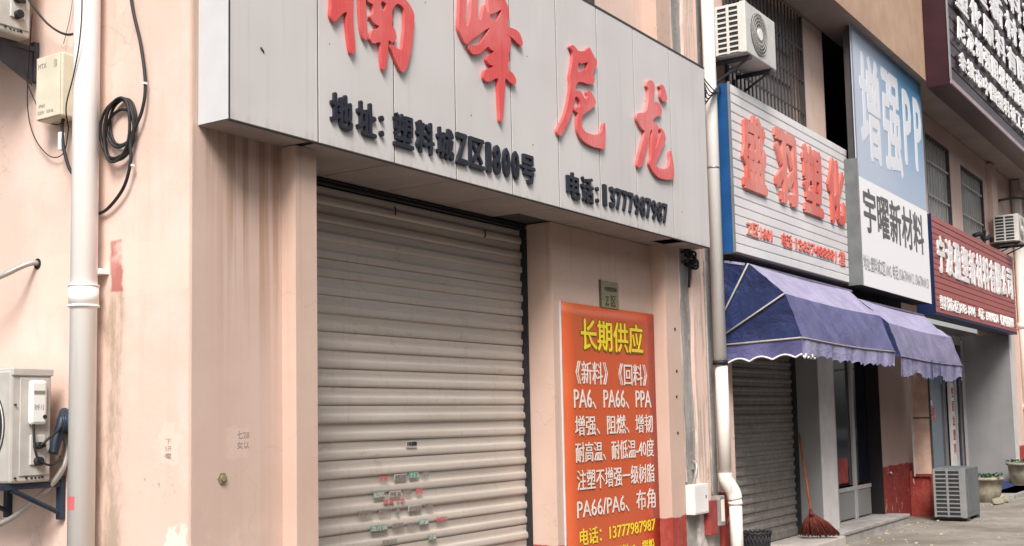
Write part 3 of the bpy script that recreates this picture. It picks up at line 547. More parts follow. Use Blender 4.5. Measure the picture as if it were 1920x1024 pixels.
# air conditioners on the side wall (front faces -X, side faces -Y)
GA='air conditioners fixed to the walls'
def side_ac(x0,x1,y0,y1,z0,z1,label,meter,br):
    t=thing('air_conditioner',label,'air conditioner',((x0+x1)/2,(y0+y1)/2,z0),GA)
    MB().box(x0,x1,y0,y1,z0,z1,.015).build('casing',M['acwhite'],t)
    MB().box(x0+.004,x1+.004,y0-.012,y1,z1-.035,z1+.008,.006).build('top_cover',M['acwhite'],t)
    MB().box(x0+.055,x1-.014,y0-.008,y0+.001,z0+.04,z1-.045,.003).build('side_panel',M['acwhite'],t)
    cy=(y0+y1)/2-.08; cz=(z0+z1)/2
    f=MB(); 
    for rr in (.06,.11,.16,.21,.25): f.tube([(x0-.006,cy+rr*math.cos(a*PI/16),cz+rr*math.sin(a*PI/16)) for a in range(33)],.004,5,cap=False)
    f.build('fan_grille',M['aclight'],t)
    MB().tube([(x0-.003,cy,cz),(x0+.002,cy,cz)],.26,32).build('fan_opening',M['coil'],t)
    MB().box(x0-.002,x0+.004,y1-.25,y1-.06,z0+.15,z0+.45).build('energy_label',M['yellow'],t)
    s=MB(); 
    for (a,c) in ((x0+.025,z1-.20),(x0+.10,z0+.03),(x0+.20,z0+.03),(x0+.03,z0+.03)): s.tube([(a,y0-.013,c),(a,y0-.002,c)],.006,8)
    s.build('screws',M['black'],t,)
    for k in range(4): MB().box(x0+.13+k*.024,x0+.142+k*.024,y0-.004,y0-.001,z0+.022,z0+.03).build('vent_slot',M['black'],t)
    v=MB(); v.tube([(x1-.10,y0-.05,z0+.21),(x1-.10,y0,z0+.21)],.020,12).tube([(x1-.13,y0-.03,z0+.205),(x1-.06,y0-.03,z0+.21)],.012,10).tube([(x1-.10,y0-.05,z0+.12),(x1-.10,y0,z0+.12)],.026,12); v.build('service_valve',M['black'],t)
    MB().box(x1-.145,x1-.05,y0-.02,y0-.007,z0+.10,z0+.27,.004).build('valve_plate',M['aclight'],t)
    if meter:
        MB().box(x0+.095,x0+.205,y0-.045,y0-.009,z1-.315,z1-.06,.018).build('meter_box',M['white'],t)
        MB().box(x0+.115,x0+.185,y0-.047,y0-.0445,z1-.14,z1-.12).build('display',M['sgrey'],t)
        text('RMF 1·2',x0+.12,x0+.18,z1-.23,z1-.20,y0-.0455,M['sgrey'],t,name='print',ext=.0006)
        MB().tube([(x0+.185,y0-.05,z1-.27),(x0+.185,y0-.044,z1-.27)],.012,12).build('knob',M['black'],t)
        MB().tube(bez([(x0+.125,y0-.03,z1-.31),(x0+.125,y0-.04,z1-.42),(x0+.14,y0-.05,z1-.50),(x0+.20,y0-.06,z1-.545),(x0+.27,y0-.05,z1-.53),(x0+.31,y0-.02,z1-.50)]),.007,8).build('cable',M['black'],t)
        MB().tube(bez([(x1-.10,y0-.05,z0+.21),(x1-.05,y0-.07,z0+.26),(x1,y0-.06,z0+.29),(x1+.06,y0-.03,z0+.33)]),.007,8).build('cable',M['black'],t)
        random.seed(9)
        h=MB(); 
        h.tube(bez([(x1+.00,y0-.02,z0+.16),(x1+.03,y0-.02,z0+.26),(x1+.06,y0-.02,z0+.36),(x1+.10,y0+.02,z0+.40)]),[.030]*25,10)
        for q in range(6): h.tube(ring(y0-.03,z0+.335,.028+.006*q,.045+.004*q,x1+.07+.008*(q-3),q,.3*q,.012,14),.010,6,cap=False)
        h.build('insulated_hose',M['steel_navy'],t)
        MB().tube(bez([(x1+.10,y0+.04,z0+.30),(x1+.12,y0+.02,z0+.18),(x1+.06,y0+.0,z0+.04),(x1-.02,y0+.1,z0-.10),(x1-.10,y0+.25,z0-.22),(x1-.14,y0+.5,z0-.28),(x1-.14,y0+.9,z0-.26)]),.017,10).build('drain_hose',M['flex'],t)
    return t
side_ac(-.375,-.115,1.06,1.84,1.312,1.955,'weathered white air conditioner with meter box on navy brackets, low on the side wall',True,0)
side_ac(-.40,-.13,1.30,2.1,3.985,4.62,'grimy air conditioner unit cut off by the top left corner above a dark bracket',False,0)
def side_bracket(y,z,label,mat,plate=False,L=.42):
    t=thing('wall_bracket',label,'bracket',(-.01,y,z-.2),'steel brackets on the side wall')
    MB().box(-.036,-.001,y-.022,y+.022,z-.225,z+.03,.003).build('upright',mat,t)
    MB().box(-L,-.034,y-.02,y+.02,z-.035,z-.002,.003).build('arm',mat,t)
    if plate: MB().prism_y([(-.04,z-.04),(-L,z-.04),(-L,z-.06),(-.04,z-.25)],y-.012,y-.006).build('gusset',mat,t)
    else: MB().tube([(-.34,y-.005,z-.035),(-.03,y-.005,z-.185)],.015,6,smooth=False).build('brace',mat,t)
    return t
side_bracket(1.10,1.31,'near navy steel bracket under the low air conditioner on the side wall',M['steel_navy'])
side_bracket(1.62,1.31,'far navy steel bracket under the low air conditioner, at the left picture edge',M['steel_navy'])
side_bracket(1.42,3.985,'dark grey gusseted bracket under the upper air conditioner at top left',M['steel_dark'],True)
F=thing('flexible_conduit','ribbed grey flexible conduit curving out of a hole in the side wall','conduit',(-.02,1.39,2.6))
pts=bez([(.01,1.385,2.624),(-.03,1.39,2.628),(-.09,1.42,2.60),(-.16,1.48,2.55),(-.22,1.62,2.50),(-.25,1.85,2.45)],12)
MB().tube(pts,[.015+(.003 if k%2 else 0) for k in range(len(pts))],12).build('hose',M['flex'],F)
MB().tube([(-.004,1.385,2.624),(.004,1.385,2.624)],.034,14).build('wall_hole',M['void'],F)
# notices and marks on the corner walls
def notice(label,x0,z0,w_,h_,y,face,lines,mat='spale'):
    t=thing('torn_notice',label,'notice',(x0,y,z0) if face=='Y' else (0,x0,z0))
    random.seed(int(z0*100))
    for k,s_ in enumerate(lines):
        zt=z0+h_-(k+.1)*h_/len(lines); zb=z0+h_-(k+.85)*h_/len(lines)
        if face=='Y': text(s_,x0,x0+w_,zb,zt,y-.0005,M['faint'],t,name='print',ext=.0006)
        else: text(s_,-x0-w_,-x0,zb,zt,0,M['faint'],t,name='print',ext=.0006,face='X',x=-.0005)
    return t
notice('faded torn notice with grey characters on the shaded wall above the brass bolt',.33,1.47,.09,.115,0,'Y',('七28','女以'))
notice('small peeled notice with grey characters on the bright side wall by the corner',.155,1.43,.05,.12,0,'X',('下','5开','電'))
bo=MB(); bo.tube([(.215,-.012,1.322),(.215,.0,1.322)],.032,6,smooth=False).tube([(.215,-.020,1.322),(.215,-.011,1.322)],.018,12)
tag(bo.build('brass_bolt',M['brass']),'brass hexagonal bolt head set in the shaded wall below the faded notice','bolt')

# ------------------------------------------------------------------ right end of the corner building
P2=thing('downpipe','old streaked white downpipe between the grey signboard and the blue awning','downpipe',(6.82,-.10,0),'white downpipes')
px,py=6.825,-.095
MB().tube([(px,py,2.16),(px,py,9)],.068,24).build('pipe',M['pvc'],P2)
MB().tube([(px+.01,py-.005,2.14),(px+.01,py-.005,.98)],.066,24).build('pipe',M['pvc_old'],P2)
MB().tube([(px,py,2.13),(px,py,2.175)],.079,24).build('joint_ring',M['black'],P2)
MB().tube(bez([(px+.01,py-.005,1.02),(px+.012,py-.012,.95),(px+.06,py-.06,.84),(px+.075,py-.075,.76)],6),.076,20).build('elbow',M['pvc_old'],P2)
MB().tube([(px+.076,py-.076,.80),(px+.078,py-.078,0)],.066,20).build('pipe',M['pvc_old'],P2)
MB().tube([(px+.076,py-.076,.70),(px+.076,py-.076,.73)],.074,20).build('coupling',M['pvc_old'],P2)
for z_ in (4.18,): MB().tube([(px,py,z_),(px,py,z_+.02)],.072,20).build('pipe_clip',M['alu'],P2)
wb=thing('meter_cabinet','small white metal box with a keyhole fixed in the bare cement strip','metal box',(6.3,-.02,.64),'metal boxes by the old downpipe')
MB().box(6.135,6.465,-.075,.034,.650,.940,.006).build('cabinet_body',M['white'],wb)
MB().box(6.150,6.450,-.079,-.0755,.665,.925,.002).build('cabinet_door',M['white'],wb)
MB().box(6.39,6.405,-.083,-.079,.80,.83).build('lock',M['black'],wb)
rb=thing('fire_box','rusty red metal box with a pale side next to the old downpipe','metal box',(6.66,-.04,.42),'metal boxes by the old downpipe')
MB().box(6.50,6.68,-.07,-.001,.42,.76,.006).build('box_body',M['redpaint'],rb)
MB().box(6.683,6.80,-.10,-.001,.50,.80,.008).build('box_side',M['cement'],rb)
MB().box(6.70,6.78,-.106,-.1005,.54,.76,.004).build('cover',M['pvc_old'],rb)
wire('pale curved conduit standing out of the white metal box on the cement strip',[(6.28,.0,.94),(6.27,-.03,1.02),(6.30,-.035,1.12),(6.33,.01,1.16),(6.34,.03,1.08)],.016,'flex','bent_conduit')
kn=MB()
random.seed(11)
for q in range(7): kn.tube(ring(.0,3.19+random.uniform(-.03,.03),.09,.05,6.33+random.uniform(-.09,.09),q,random.uniform(-.8,.8),n=14),.012,6,cap=False)
kn.tube(bez([(6.20,-.03,3.26),(6.32,-.02,3.2),(6.35,-.01,3.1),(6.34,.0,2.9)]),.014,6)
tag(kn.build('cable_bundle',M['black']),'knot of black cables bunched under the right end of the grey signboard','cable')
wires=MB()
for q in range(6): wires.tube(bez([(6.38+q*.02,-.2,5.05-q*.03),(6.6,-.22+q*.02,4.96-q*.03),(6.85,-.18,4.98+q*.015),(7.05,-.12,5.06-q*.02),(7.3,-.1,5.15)]),.007,6)
tag(wires.build('tangled_wires',M['steel_dark']),'tangle of grey wires between the signboard corner and the wall air conditioner','wire')
for z_ in (2.05,2.28,2.5): 
    pass
nl=MB()
for (x_,z_) in ((5.98,2.46),(5.99,2.05),(5.97,1.8),(5.97,1.45)): nl.tube([(x_,-.006,z_),(x_,.0,z_)],.014,8)
nl.build('anchor_bolts',M['black'],A)
wire('thin pale conduit running down the plaster strip beside the old downpipe',[(6.70,-.012,3.2),(6.70,-.012,2.2),(6.705,-.012,1.4),(6.70,-.012,.8)],.012,'cement','vertical_conduit')

# ------------------------------------------------------------------ row building to the right
Q=thing('row_building','pink plastered shop row with barred windows and an overhanging ochre balcony','building',(14,.5,0))
MB().box(6.975,7.34,.0,.8,0,3.05).build('front_wall',M['row'],Q)
MB().box(6.975,7.45,.0,.6,3.35,6.76).box(7.45,9.97,.0,.6,6.72,6.76).box(9.97,10.80,.0,.6,3.35,6.76).box(7.45,9.97,.0,.6,3.35,4.80).build('front_wall',M['row'],Q)
MB().box(7.45,9.97,.14,.16,4.8,6.72).build('window_pane',M['curtain'],Q)
MB().box(9.915,9.955,-.03,.02,4.80,6.72).box(7.46,7.49,-.03,.02,4.80,6.72).build('grille_frame',M['bar'],Q)
for k in range(21): MB().box(7.50+k*.1155,7.518+k*.1155,-.025,-.009,4.80,6.72).build('window_bar',M['bar'],Q)
for z_ in (5.42,5.845,6.255): MB().box(7.46,9.95,-.029,-.0255,z_,z_+.03).build('window_rail',M['bar'],Q); MB().box(7.5,9.9,.10,.139,z_-.06,z_-.02).build('window_mullion',M['barlight'],Q)
# dark stair opening behind the banner
MB().box(10.80,13.95,.9,.95,3.35,6.76).build('void_wall',M['void'],Q); MB().box(10.80,10.83,.6,.9,3.35,6.76).build('void_wall',M['void'],Q)
MB().box(13.95,16.05,.0,.9,3.35,6.76).box(16.05,17.75,.0,.6,6.42,6.76).box(17.75,18.60,.0,.6,3.35,6.76).box(18.60,20.55,.0,.6,6.30,6.76).box(20.55,24.2,.0,.6,3.35,6.76).box(16.05,17.75,.0,.6,3.35,4.70).box(18.60,20.55,.0,.6,3.35,4.70).build('front_wall',M['row'],Q)
MB().box(24.2,34,.0,.6,0,6.76).build('front_wall',M['row'],Q)
for (a,c,zt) in ((16.05,17.75,6.42),(18.60,20.55,6.30)):
    MB().box(a,c,.07,.09,4.7,zt).build('window_pane',M['curtain2'],Q)
    n_=int((c-a)/.17)
    for k in range(1,n_): MB().box(a+k*(c-a)/n_-.008,a+k*(c-a)/n_+.008,.03,.045,4.7,zt).build('window_bar',M['curtain'],Q)
    MB().box(a,a+.04,.0,.07,4.7,zt).box(c-.04,c,.0,.07,4.7,zt).box(a+.04,c-.04,.0,.07,zt-.04,zt).build('window_frame',M['bar'],Q)
    for z_ in (5.35,5.95): MB().box(a+.04,c-.04,.02,.029,z_,z_+.035).build('window_rail',M['barlight'],Q)
MB().box(20.95,21.45,-.10,-.002,5.0,6.72).build('wall_pier',M['row'],Q)
MB().box(7.0,34,-.55,-.001,6.77,6.90).build('balcony_slab',M['ceiling'],Q)
MB().box(7.0,34,-.56,-.545,6.745,9.0).build('balcony_fascia',M['fascia'],Q)
MB().box(7.0,34,-.545,.6,6.905,6.95).build('balcony_floor',M['ceiling'],Q)
MB().box(10.80,13.95,0.002,.95,6.70,6.765).build('void_ceiling',M['void'],Q)
MB().box(13.925,13.948,.0,.9,3.35,6.70).build('void_wall',M['void'],Q)  # thin near-black sheet over the pale wall side, painted as shade
# ground floor of the row
MB().box(7.34,13.95,.85,.9,0,3.35).build('void_wall',M['void'],Q)
MB().box(7.0,14.1,.02,.85,3.20,3.34).build('beam',M['void'],Q)
MB().box(9.78,9.81,-.085,.84,0,3.19).build('grey_reveal',M['greywall'],Q)
MB().box(9.80,10.36,-.09,-.06,0,3.05).build('white_jamb',M['whitecol'],Q)
MB().box(12.64,14.55,.0,.84,0,3.19).build('pillar',M['row_shade'],Q)
MB().tube([(13.0,-.012,.74),(13.0,-.004,.72)],[.001,.045],9).build('paint_patch',M['spale'],Q)
MB().box(14.0,14.55,-.30,-.003,0,.70,.01).build('stub_wall',M['row'],Q)
MB().box(14.10,24.2,.9,1.5,3.19,3.35).build('lintel',M['greywall'],Q)

R2=thing('roller_shutter','grey weathered roller shutter half hidden under the blue awning behind the leaning broom','roller shutter',(8.5,.25,0),'roller shutters')
sm2=slat_mesh(-1.17,1.20,.107,.020); sm2.materials.append(M['slat2']); z=2.95
while z>.2: link('slat',sm2,None,R2,(8.54,.25+random.uniform(-.002,.002),z)); z-=.107
MB().box(9.742,9.778,.19,.27,.04,2.95).build('guide_rail',M['black'],R2)
MB().box(7.4,9.74,.235,.27,.122,.19).build('bottom_bar',M['slat2'],R2)
for (x_,z_,s_) in ((8.35,.55,'开锁'),(8.45,.42,'1390'),(8.3,1.45,'疏通')): text(s_,x_,x_+.16,z_,z_+.04,.226,M['sgrey'],R2,name='sticker_print',ext=.001)

MB().box(12.615,12.637,-.004,.20,.15,3.05).build('shade_strip',M['void'],Q)  # near-black strip covering the pillar side, shade put into its colour
# white and red slatted signboards
def slatted_sign(t,x0,x1,z0,z1,yb,n,mat,edge,side,gap=.0022):
    h=(z1-z0)/n
    MB().box(x0+.05,x1-.03,yb+.018,-.004,z0+.02,z1-.02).build('backing_frame',M['seam'],t)
    MB().box(x0,x0+.045,yb+.02,-.003,z0,z1).build('side_panel',side,t)
    MB().box(x0-.004,x0+.022,yb-.004,yb+.018,z0-.005,z1+.01).build('edge_trim',edge,t)
    for k in range(n):
        za=z0+k*h; b=MB(); b.prism_x([(yb+.012,za+.002),(yb+.001,za+.010),(yb-.001,za+h-.012),(yb+.010,za+h-.003),(yb+.016,za+h-.003),(yb+.016,za+.002)],x0+.024,x1); b.build('slat',mat,t)
W2=thing('shop_signboard','white slatted signboard with four tall red characters above the blue awning','signboard',(8.9,-.13,3.3),'shop signboards')
slatted_sign(W2,6.955,10.86,3.305,5.11,-.25,18,M['wslat'],M['alu'],M['blueface'])
MB().box(6.955,10.86,-.245,-.0,3.29,3.303).build('underside',M['seam'],W2)
for ch,a,c in (('盛',7.19,7.87),('羽',8.13,8.84),('塑',9.05,9.74),('化',9.94,10.62)): text(ch,a,c,4.02,4.875,-.252,M['redlet'],W2,name='character',bold=.042,ext=.03)
text('Z区1801',7.27,8.0,3.52,3.675,-.252,M['redlet'],W2,bold=.025,ext=.012); text('电话',8.30,8.62,3.515,3.675,-.252,M['redlet'],W2,bold=.025,ext=.012)
text('13857488881',8.74,10.20,3.53,3.665,-.252,M['redlet'],W2,bold=.025,ext=.012); text('楼',10.32,10.56,3.50,3.69,-.252,M['redlet'],W2,bold=.025,ext=.012)
W3=thing('shop_signboard','tall pale blue and white banner sign beneath the ochre balcony','signboard',(11.9,-.3,3.22),'shop signboards')
MB().box(10.72,14.22,-.42,-.405,3.27,6.90).build('sign_face',M['banner'],W3)
MB().box(10.708,10.718,-.421,-.12,3.27,4.95).build('side_panel',M['acgrey'],W3); MB().box(10.718,10.755,-.426,-.4205,3.27,6.90).build('edge_trim',M['alu'],W3)
MB().box(10.72,14.22,-.4045,-.12,3.272,3.285).build('underside',M['void'],W3); MB().box(10.76,14.18,-.40,-.30,3.30,6.70).build('backing_frame',M['seam'],W3)
for ch,a,c in (('增',10.98,11.92),('强',12.03,12.97)): text(ch,a,c,5.02,6.52,-.421,M['bannerw'],W3,name='character',bold=.03,ext=.002)
for ch,a,c in (('P',13.10,13.55),('P',13.70,14.14)): text(ch,a,c,5.28,6.45,-.421,M['bannerw'],W3,name='character',bold=.03,ext=.002)
row('宇曜新材料',10.93,13.93,4.01,4.605,-.421,M['bgrey'],W3,bold=.022,ext=.002)
text('地址:塑料城Z区1802 电话:15867800012 15867800013',10.80,14.08,3.475,3.685,-.421,M['bgrey2'],W3,bold=.012,ext=.0015,res=1)
W4=thing('shop_signboard','red slatted signboard with a long row of white characters at the far end','signboard',(18.2,-.15,3.2),'shop signboards')
slatted_sign(W4,14.93,21.62,3.20,4.80,-.30,16,M['rslat'],M['blueedge'],M['blueedge'])
MB().box(14.93,21.62,-.30,.0,3.165,3.198).build('underside_trim',M['blueedge'],W4)
for k,ch in enumerate('宁波盈塑新材料有限公司'): text(ch,15.20+k*.567,15.20+k*.567+.475,3.87,4.50,-.302,M['lletter'],W4,name='character',bold=.04,ext=.02)
text('塑料城Z区1803-1804',15.22,17.75,3.27,3.50,-.302,M['lletter'],W4,bold=.03,ext=.012,res=1); text('电话：13805802978',18.05,19.75,3.27,3.49,-.302,M['lletter'],W4,bold=.03,ext=.012,res=1); text('0574-62828088',19.95,21.25,3.27,3.48,-.302,M['lletter'],W4,bold=.03,ext=.012,res=1)
# big maroon lettered sign on the balcony
W5=thing('balcony_signboard','huge maroon signboard crowded with rows of white characters at the top right','signboard',(18,-.75,6.6),'shop signboards')
MB().box(14.0,27,-.93,-.57,6.63,6.69).build('underside',M['maroon'],W5); MB().box(14.0,14.04,-.93,-.57,6.69,12.0).build('end_panel',M['maroon'],W5)
MB().box(13.97,27,-.955,-.932,6.625,6.70).build('bottom_trim',M['maroon_light'],W5); MB().box(13.96,14.03,-.95,-.932,6.70,12.0).build('corner_trim',M['alu'],W5)
for k in range(25):
    z0_=6.705+k*.205; b=MB(); b.prism_x([(-.925,z0_),(-.935,z0_+.01),(-.935,z0_+.185),(-.915,z0_+.2),(-.90,z0_+.2),(-.90,z0_)],14.04,27); b.build('slat',M['maroon'],W5)
rows=((9.25,.62,14.42,26.5,'工程塑料改性造粒'),(6.97,.31,14.42,26.5,'余姚市中国塑料城工程塑料改性专业供应商批发'),(7.43,.40,14.42,26.5,'尼龙增强阻燃增韧新料回料PA6PA66'),(7.98,.48,14.42,26.5,'塑化原料有限公司工程塑料'),(8.60,.55,14.42,26.5,'盈塑新材料有限公司'))
for z0_,h_,a,c,s_ in rows:
    wd=(c-a)/len(s_)
    for k,ch in enumerate(s_): 
        if a+k*wd<23: text(ch,a+k*wd,a+k*wd+wd*.86,z0_,z0_+h_,-.975,M['lletter'],W5,name='character',bold=.045,ext=.02,res=1)

# ------------------------------------------------------------------ wall air conditioners on the front
def front_ac(x0,x1,y0,y1,z0,z1,label,br=True,mat='aclight',face='aclight',feet=False,rows_=9,cols_=2,fan=True):
    t=thing('air_conditioner',label,'air conditioner',((x0+x1)/2,(y0+y1)/2,z0),GA)
    MB().box(x0+.012,x1,y0,y1,z0,z1,.012).build('casing',M[face],t)
    MB().box(x0,x0+.012,y0+.06,y1-.01,z0+.03,z1-.03).build('coil',M['coil'],t)
    dy=(y1-y0-.09)/cols_
    for k in range(cols_+1): MB().box(x0-.014,x0+.001,y0+.055+k*dy,y0+.085+k*dy,z0+.01,z1-.01,.003).build('grille_bar',M[mat],t)
    dz=(z1-z0-.06)/rows_
    for k in range(rows_+1): MB().box(x0-.009,x0+.0005,y0+.05,y1-.002,z0+.02+k*dz,z0+.038+k*dz).build('grille_bar',M[mat],t)
    MB().box(x0-.014,x0+.05,y0-.004,y0+.06,z0,z1,.008).build('corner_post',M[mat],t)
    cx=x0+(x1-x0)*.42; cz=(z0+z1)/2; rr=min((z1-z0)*.42,.27)
    if not fan:
        for q in range(6): MB().box(x0+.10+q*.11,x0+.19+q*.11,y0-.004,y0-.0005,z0+.06,z1-.06,.002).build('ribbed_panel',M[face],t)
    if fan: MB().tube([(cx,y0-.003,cz),(cx,y0+.004,cz)],rr,36).build('fan_opening',M['acgrey'],t)
    f=MB()
    if not fan: rr=0
    for q in (.35,.5,.65,.8,.95) if fan else (): f.tube([(cx+rr*q*math.cos(a*PI/16),y0-.014,cz+rr*q*math.sin(a*PI/16)) for a in range(33)],.0035,5,cap=False)
    for a in range(24 if fan else 0): f.tube([(cx+rr*.3*math.cos(a*PI/12),y0-.012,cz+rr*.3*math.sin(a*PI/12)),(cx+rr*math.cos(a*PI/12+.2),y0-.008,cz+rr*math.sin(a*PI/12+.2))],.003,4)
    if fan: f.build('fan_grille',M['acwhite'],t)
    if fan: MB().tube([(cx,y0-.022,cz),(cx,y0-.010,cz)],rr*.28,20).build('fan_hub',M['white'],t)
    if br:
        for xx in (x0+.12,x1-.12):
            MB().box(xx-.02,xx+.02,y0+.0,y1+.08,z0-.045,z0-.005).box(xx-.02,xx+.02,-.035,-.003,z0-.30,z0-.046).tube([(xx,y0+.05,z0-.04),(xx,-.02,z0-.26)],.014,6,smooth=False).build('bracket',M['steel_dark'],t)
    if feet:
        for xx in (x0+.1,x1-.15): MB().box(xx,xx+.06,y0-.01,y1+.01,z0-.04,z0-.001).build('foot',M['steel_dark'],t)
    return t
front_ac(6.93,7.78,-.475,-.125,5.39,5.945,'pale air conditioner with side grille on the wall above the white slatted sign')
MB().box(6.95,7.75,-.46,-.13,5.375,5.389).build('drip_tray',M['acgrey'],None) if False else None
front_ac(20.75,21.55,-.60,-.12,5.02,5.58,'distant air conditioner beside the far end of the red slatted sign',rows_=8)
ga=front_ac(13.30,14.16,-.985,-.53,.06,.775,'grey air conditioner standing on the pavement beside the red stub wall',br=False,face='acgrey',feet=True,rows_=11,mat='acmid',fan=False)

# ------------------------------------------------------------------ awnings
def awning(t,x0,x1,pr,sag,front,top,end,val,vl,ragged_,seed,endL=True,segs=40,dip=0):
    """pr: apex, kink, front (y,z); fabric strips between rods, hanging valance"""
    random.seed(seed)
    ph=[random.uniform(0,6) for _ in range(4)]
    def strip(name,a,c,mat,nv=8,bow=.02):
        bm=bmesh.new(); g=[]
        for j in range(nv+1):
            v=j/nv; row=[]
            for i in range(segs+1):
                u=i/segs; x=x0+(x1-x0)*u
                y=a[0]+(c[0]-a[0])*v; z=a[1]+(c[1]-a[1])*v
                s_=math.sin(PI*v); cr=.018*math.sin(u*23+v*7+ph[2])*math.sin(u*5+v*4+ph[3])+.010*math.sin(u*47-v*11+2*math.sin(u*6))
                y+=-bow*s_*(.4+.6*math.sin(u*PI))+.008*s_*math.sin(u*31+ph[0]); z+=-sag*s_*(.5+.5*math.sin(u*PI))+.012*math.sin(u*9+ph[1]+v*3)*s_+cr*s_ -dip*u*1.0
                z-=.02*math.sin(u*PI)
                row.append(bm.verts.new((x,y,z)))
            g.append(row)
        for j in range(nv):
            for i in range(segs):
                f=bm.faces.new((g[j][i],g[j][i+1],g[j+1][i+1],g[j+1][i])); f.smooth=True
        me=bpy.data.meshes.new(name); bm.to_mesh(me); bm.free(); o=link(name,me,mat,t); return o
    ap,ki,fr=pr
    strip('top_fabric',ap,ki,top,bow=.02); strip('front_fabric',ki,fr,front,bow=.03)
    # valance
    bm=bmesh.new(); g=[]; n=segs*3
    for i in range(n+1):
        u=i/n; x=x0+(x1-x0)*u; z=fr[1]-.02*math.sin(u*PI)-dip*u; wv=.018*math.sin(u*38+ph[2])+.010*math.sin(u*91)
        if ragged_: L=vl*(.75+.5*abs(math.sin(u*9+1.1))*(.6+.4*random.random())); L*= (1.0 if not (.36<u<.52) else .9)
        else: L=vl*(1-.16*abs(math.sin(u*PI*14)))+.008*math.sin(u*23)
        rws=[bm.verts.new((x,fr[0]+wv*(q/3)+.002,z-L*q/3)) for q in range(4)]
        g.append(rws)
    for i in range(n):
        for q in range(3): f=bm.faces.new((g[i][q],g[i+1][q],g[i+1][q+1],g[i][q+1])); f.smooth=True
    me=bpy.data.meshes.new('valance'); bm.to_mesh(me); bm.free(); link('valance',me,val,t)
    MB().tube([(g_x,fr[0]-.004,fr[1]-.02*math.sin(u_*PI)-dip*u_) for g_x,u_ in ((x0+(x1-x0)*k/12,k/12) for k in range(13))],.009,6).build('front_piping',M['piping'] if not ragged_ else M['cloth_old'],t)
A1=thing('awning','blue cloth folding awning with white-piped scalloped end, under the white slatted sign','awning',(8.6,-.4,2.2),'cloth awnings')
pr=((-.378,3.175),(-.757,2.832),(-.918,2.372)); piv=(.124,2.335)
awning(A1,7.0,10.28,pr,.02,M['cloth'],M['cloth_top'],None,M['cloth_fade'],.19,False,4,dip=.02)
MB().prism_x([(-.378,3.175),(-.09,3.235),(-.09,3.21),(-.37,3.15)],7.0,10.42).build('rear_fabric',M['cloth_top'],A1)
# left end panel with slight billow
def endpanel(t,x,pts,mat,name='end_panel',bulge=.03,n=10):
    bm=bmesh.new(); c=Vector((x,piv[0],piv[1])); rows_=[]
    for k in range(len(pts)-1):
        a=Vector((x,*pts[k])); b_=Vector((x,*pts[k+1]))
        grid=[]
        for i in range(n+1):
            e=a+(b_-a)*(i/n); row=[]
            for j in range(n+1):
                p=c+(e-c)*(j/n); p.x+=bulge*math.sin(PI*i/n)*(j/n)*(1.1-j/n)*2+.008*math.sin(j*1.7+i*2.1+k)*(j/n); row.append(bm.verts.new(p))
            grid.append(row)
        for i in range(n):
            for j in range(n):
                vs_=(grid[i][j],grid[i+1][j],grid[i+1][j+1],grid[i][j+1])
                try: f=bm.faces.new(vs_); f.smooth=True
                except ValueError: pass
    bmesh.ops.remove_doubles(bm,verts=bm.verts,dist=.0008)
    me=bpy.data.meshes.new(name); bm.to_mesh(me); bm.free(); return link(name,me,mat,t)
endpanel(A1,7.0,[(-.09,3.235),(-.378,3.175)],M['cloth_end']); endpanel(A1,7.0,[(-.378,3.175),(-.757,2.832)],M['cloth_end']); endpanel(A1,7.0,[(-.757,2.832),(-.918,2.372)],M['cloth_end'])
for e in pr: MB().tube([(6.985,*piv),(6.985,*e)],.010,8).build('rod',M['piping'],A1)
bm=bmesh.new(); g=[]; n=60
for i in range(n+1):
    u=i/n; y=piv[0]+(-.918-piv[0])*u; z=piv[1]+(2.372-piv[1])*u; L=.175-.040*abs(math.sin(u*PI*4.2+.3))+.02
    g.append([bm.verts.new((6.992-.012*math.sin(u*14)*q/3,y,z-L*q/3)) for q in range(4)])
for i in range(n):
    for q in range(3): f=bm.faces.new((g[i][q],g[i+1][q],g[i+1][q+1],g[i][q+1])); f.smooth=True
edge=[g[i][3].co.copy() for i in range(n+1)]
me=bpy.data.meshes.new('end_valance'); bm.to_mesh(me); bm.free(); link('end_valance',me,M['cloth'],A1)
MB().tube([p+V(-.003,0,0) for p in edge],.010,6).build('scallop_piping',M['white'],A1)
fe=[]; 
for k in range(25): u=k/24*.10; fe.append((7.0+3.3*u,-.925,2.372-.185-.02*math.sin(k*.9)))
MB().tube(fe,.009,6).build('scallop_piping',M['white'],A1)
A2=thing('awning','shorter faded grey-blue awning with torn ragged hem, beyond the blue awning','awning',(12.1,-.4,2.2),'cloth awnings')
pr2=((-.378,3.085),(-.757,2.745),(-.90,2.31))
awning(A2,10.62,13.9,pr2,.03,M['cloth_old'],M['cloth_top'],None,M['cloth_old2'],.22,True,8,segs=36,dip=.03)
endpanel(A2,10.61,[(-.378,3.085),(-.757,2.745)],M['cloth_end']); endpanel(A2,10.61,[(-.757,2.745),(-.90,2.31)],M['cloth_end'])
MB().prism_x([(-.378,3.085),(-.05,3.15),(-.05,3.13),(-.37,3.065)],10.62,13.9).build('rear_fabric',M['cloth_top'],A2)
for e in pr2: MB().tube([(13.91,*piv),(13.91,e[0],e[1]-.03)],.011,8).build('rod',M['rod'],A2)
for u_ in (.42,.55): MB().box(10.62+3.28*u_,10.635+3.28*u_,-.935,-.925,1.98,2.3).build('hanging_strap',M['cloth_end'],A2)
random.seed(21)
rg=MB()
for k in range(26):
    x_=12.6+k*.055; L=random.uniform(.05,.22); rg.quad((x_,-.88,2.16),(x_+.06,-.87,2.16),(x_+.04+random.uniform(-.02,.02),-.86,2.16-L),(x_+.01,-.87,2.16-L*.8))
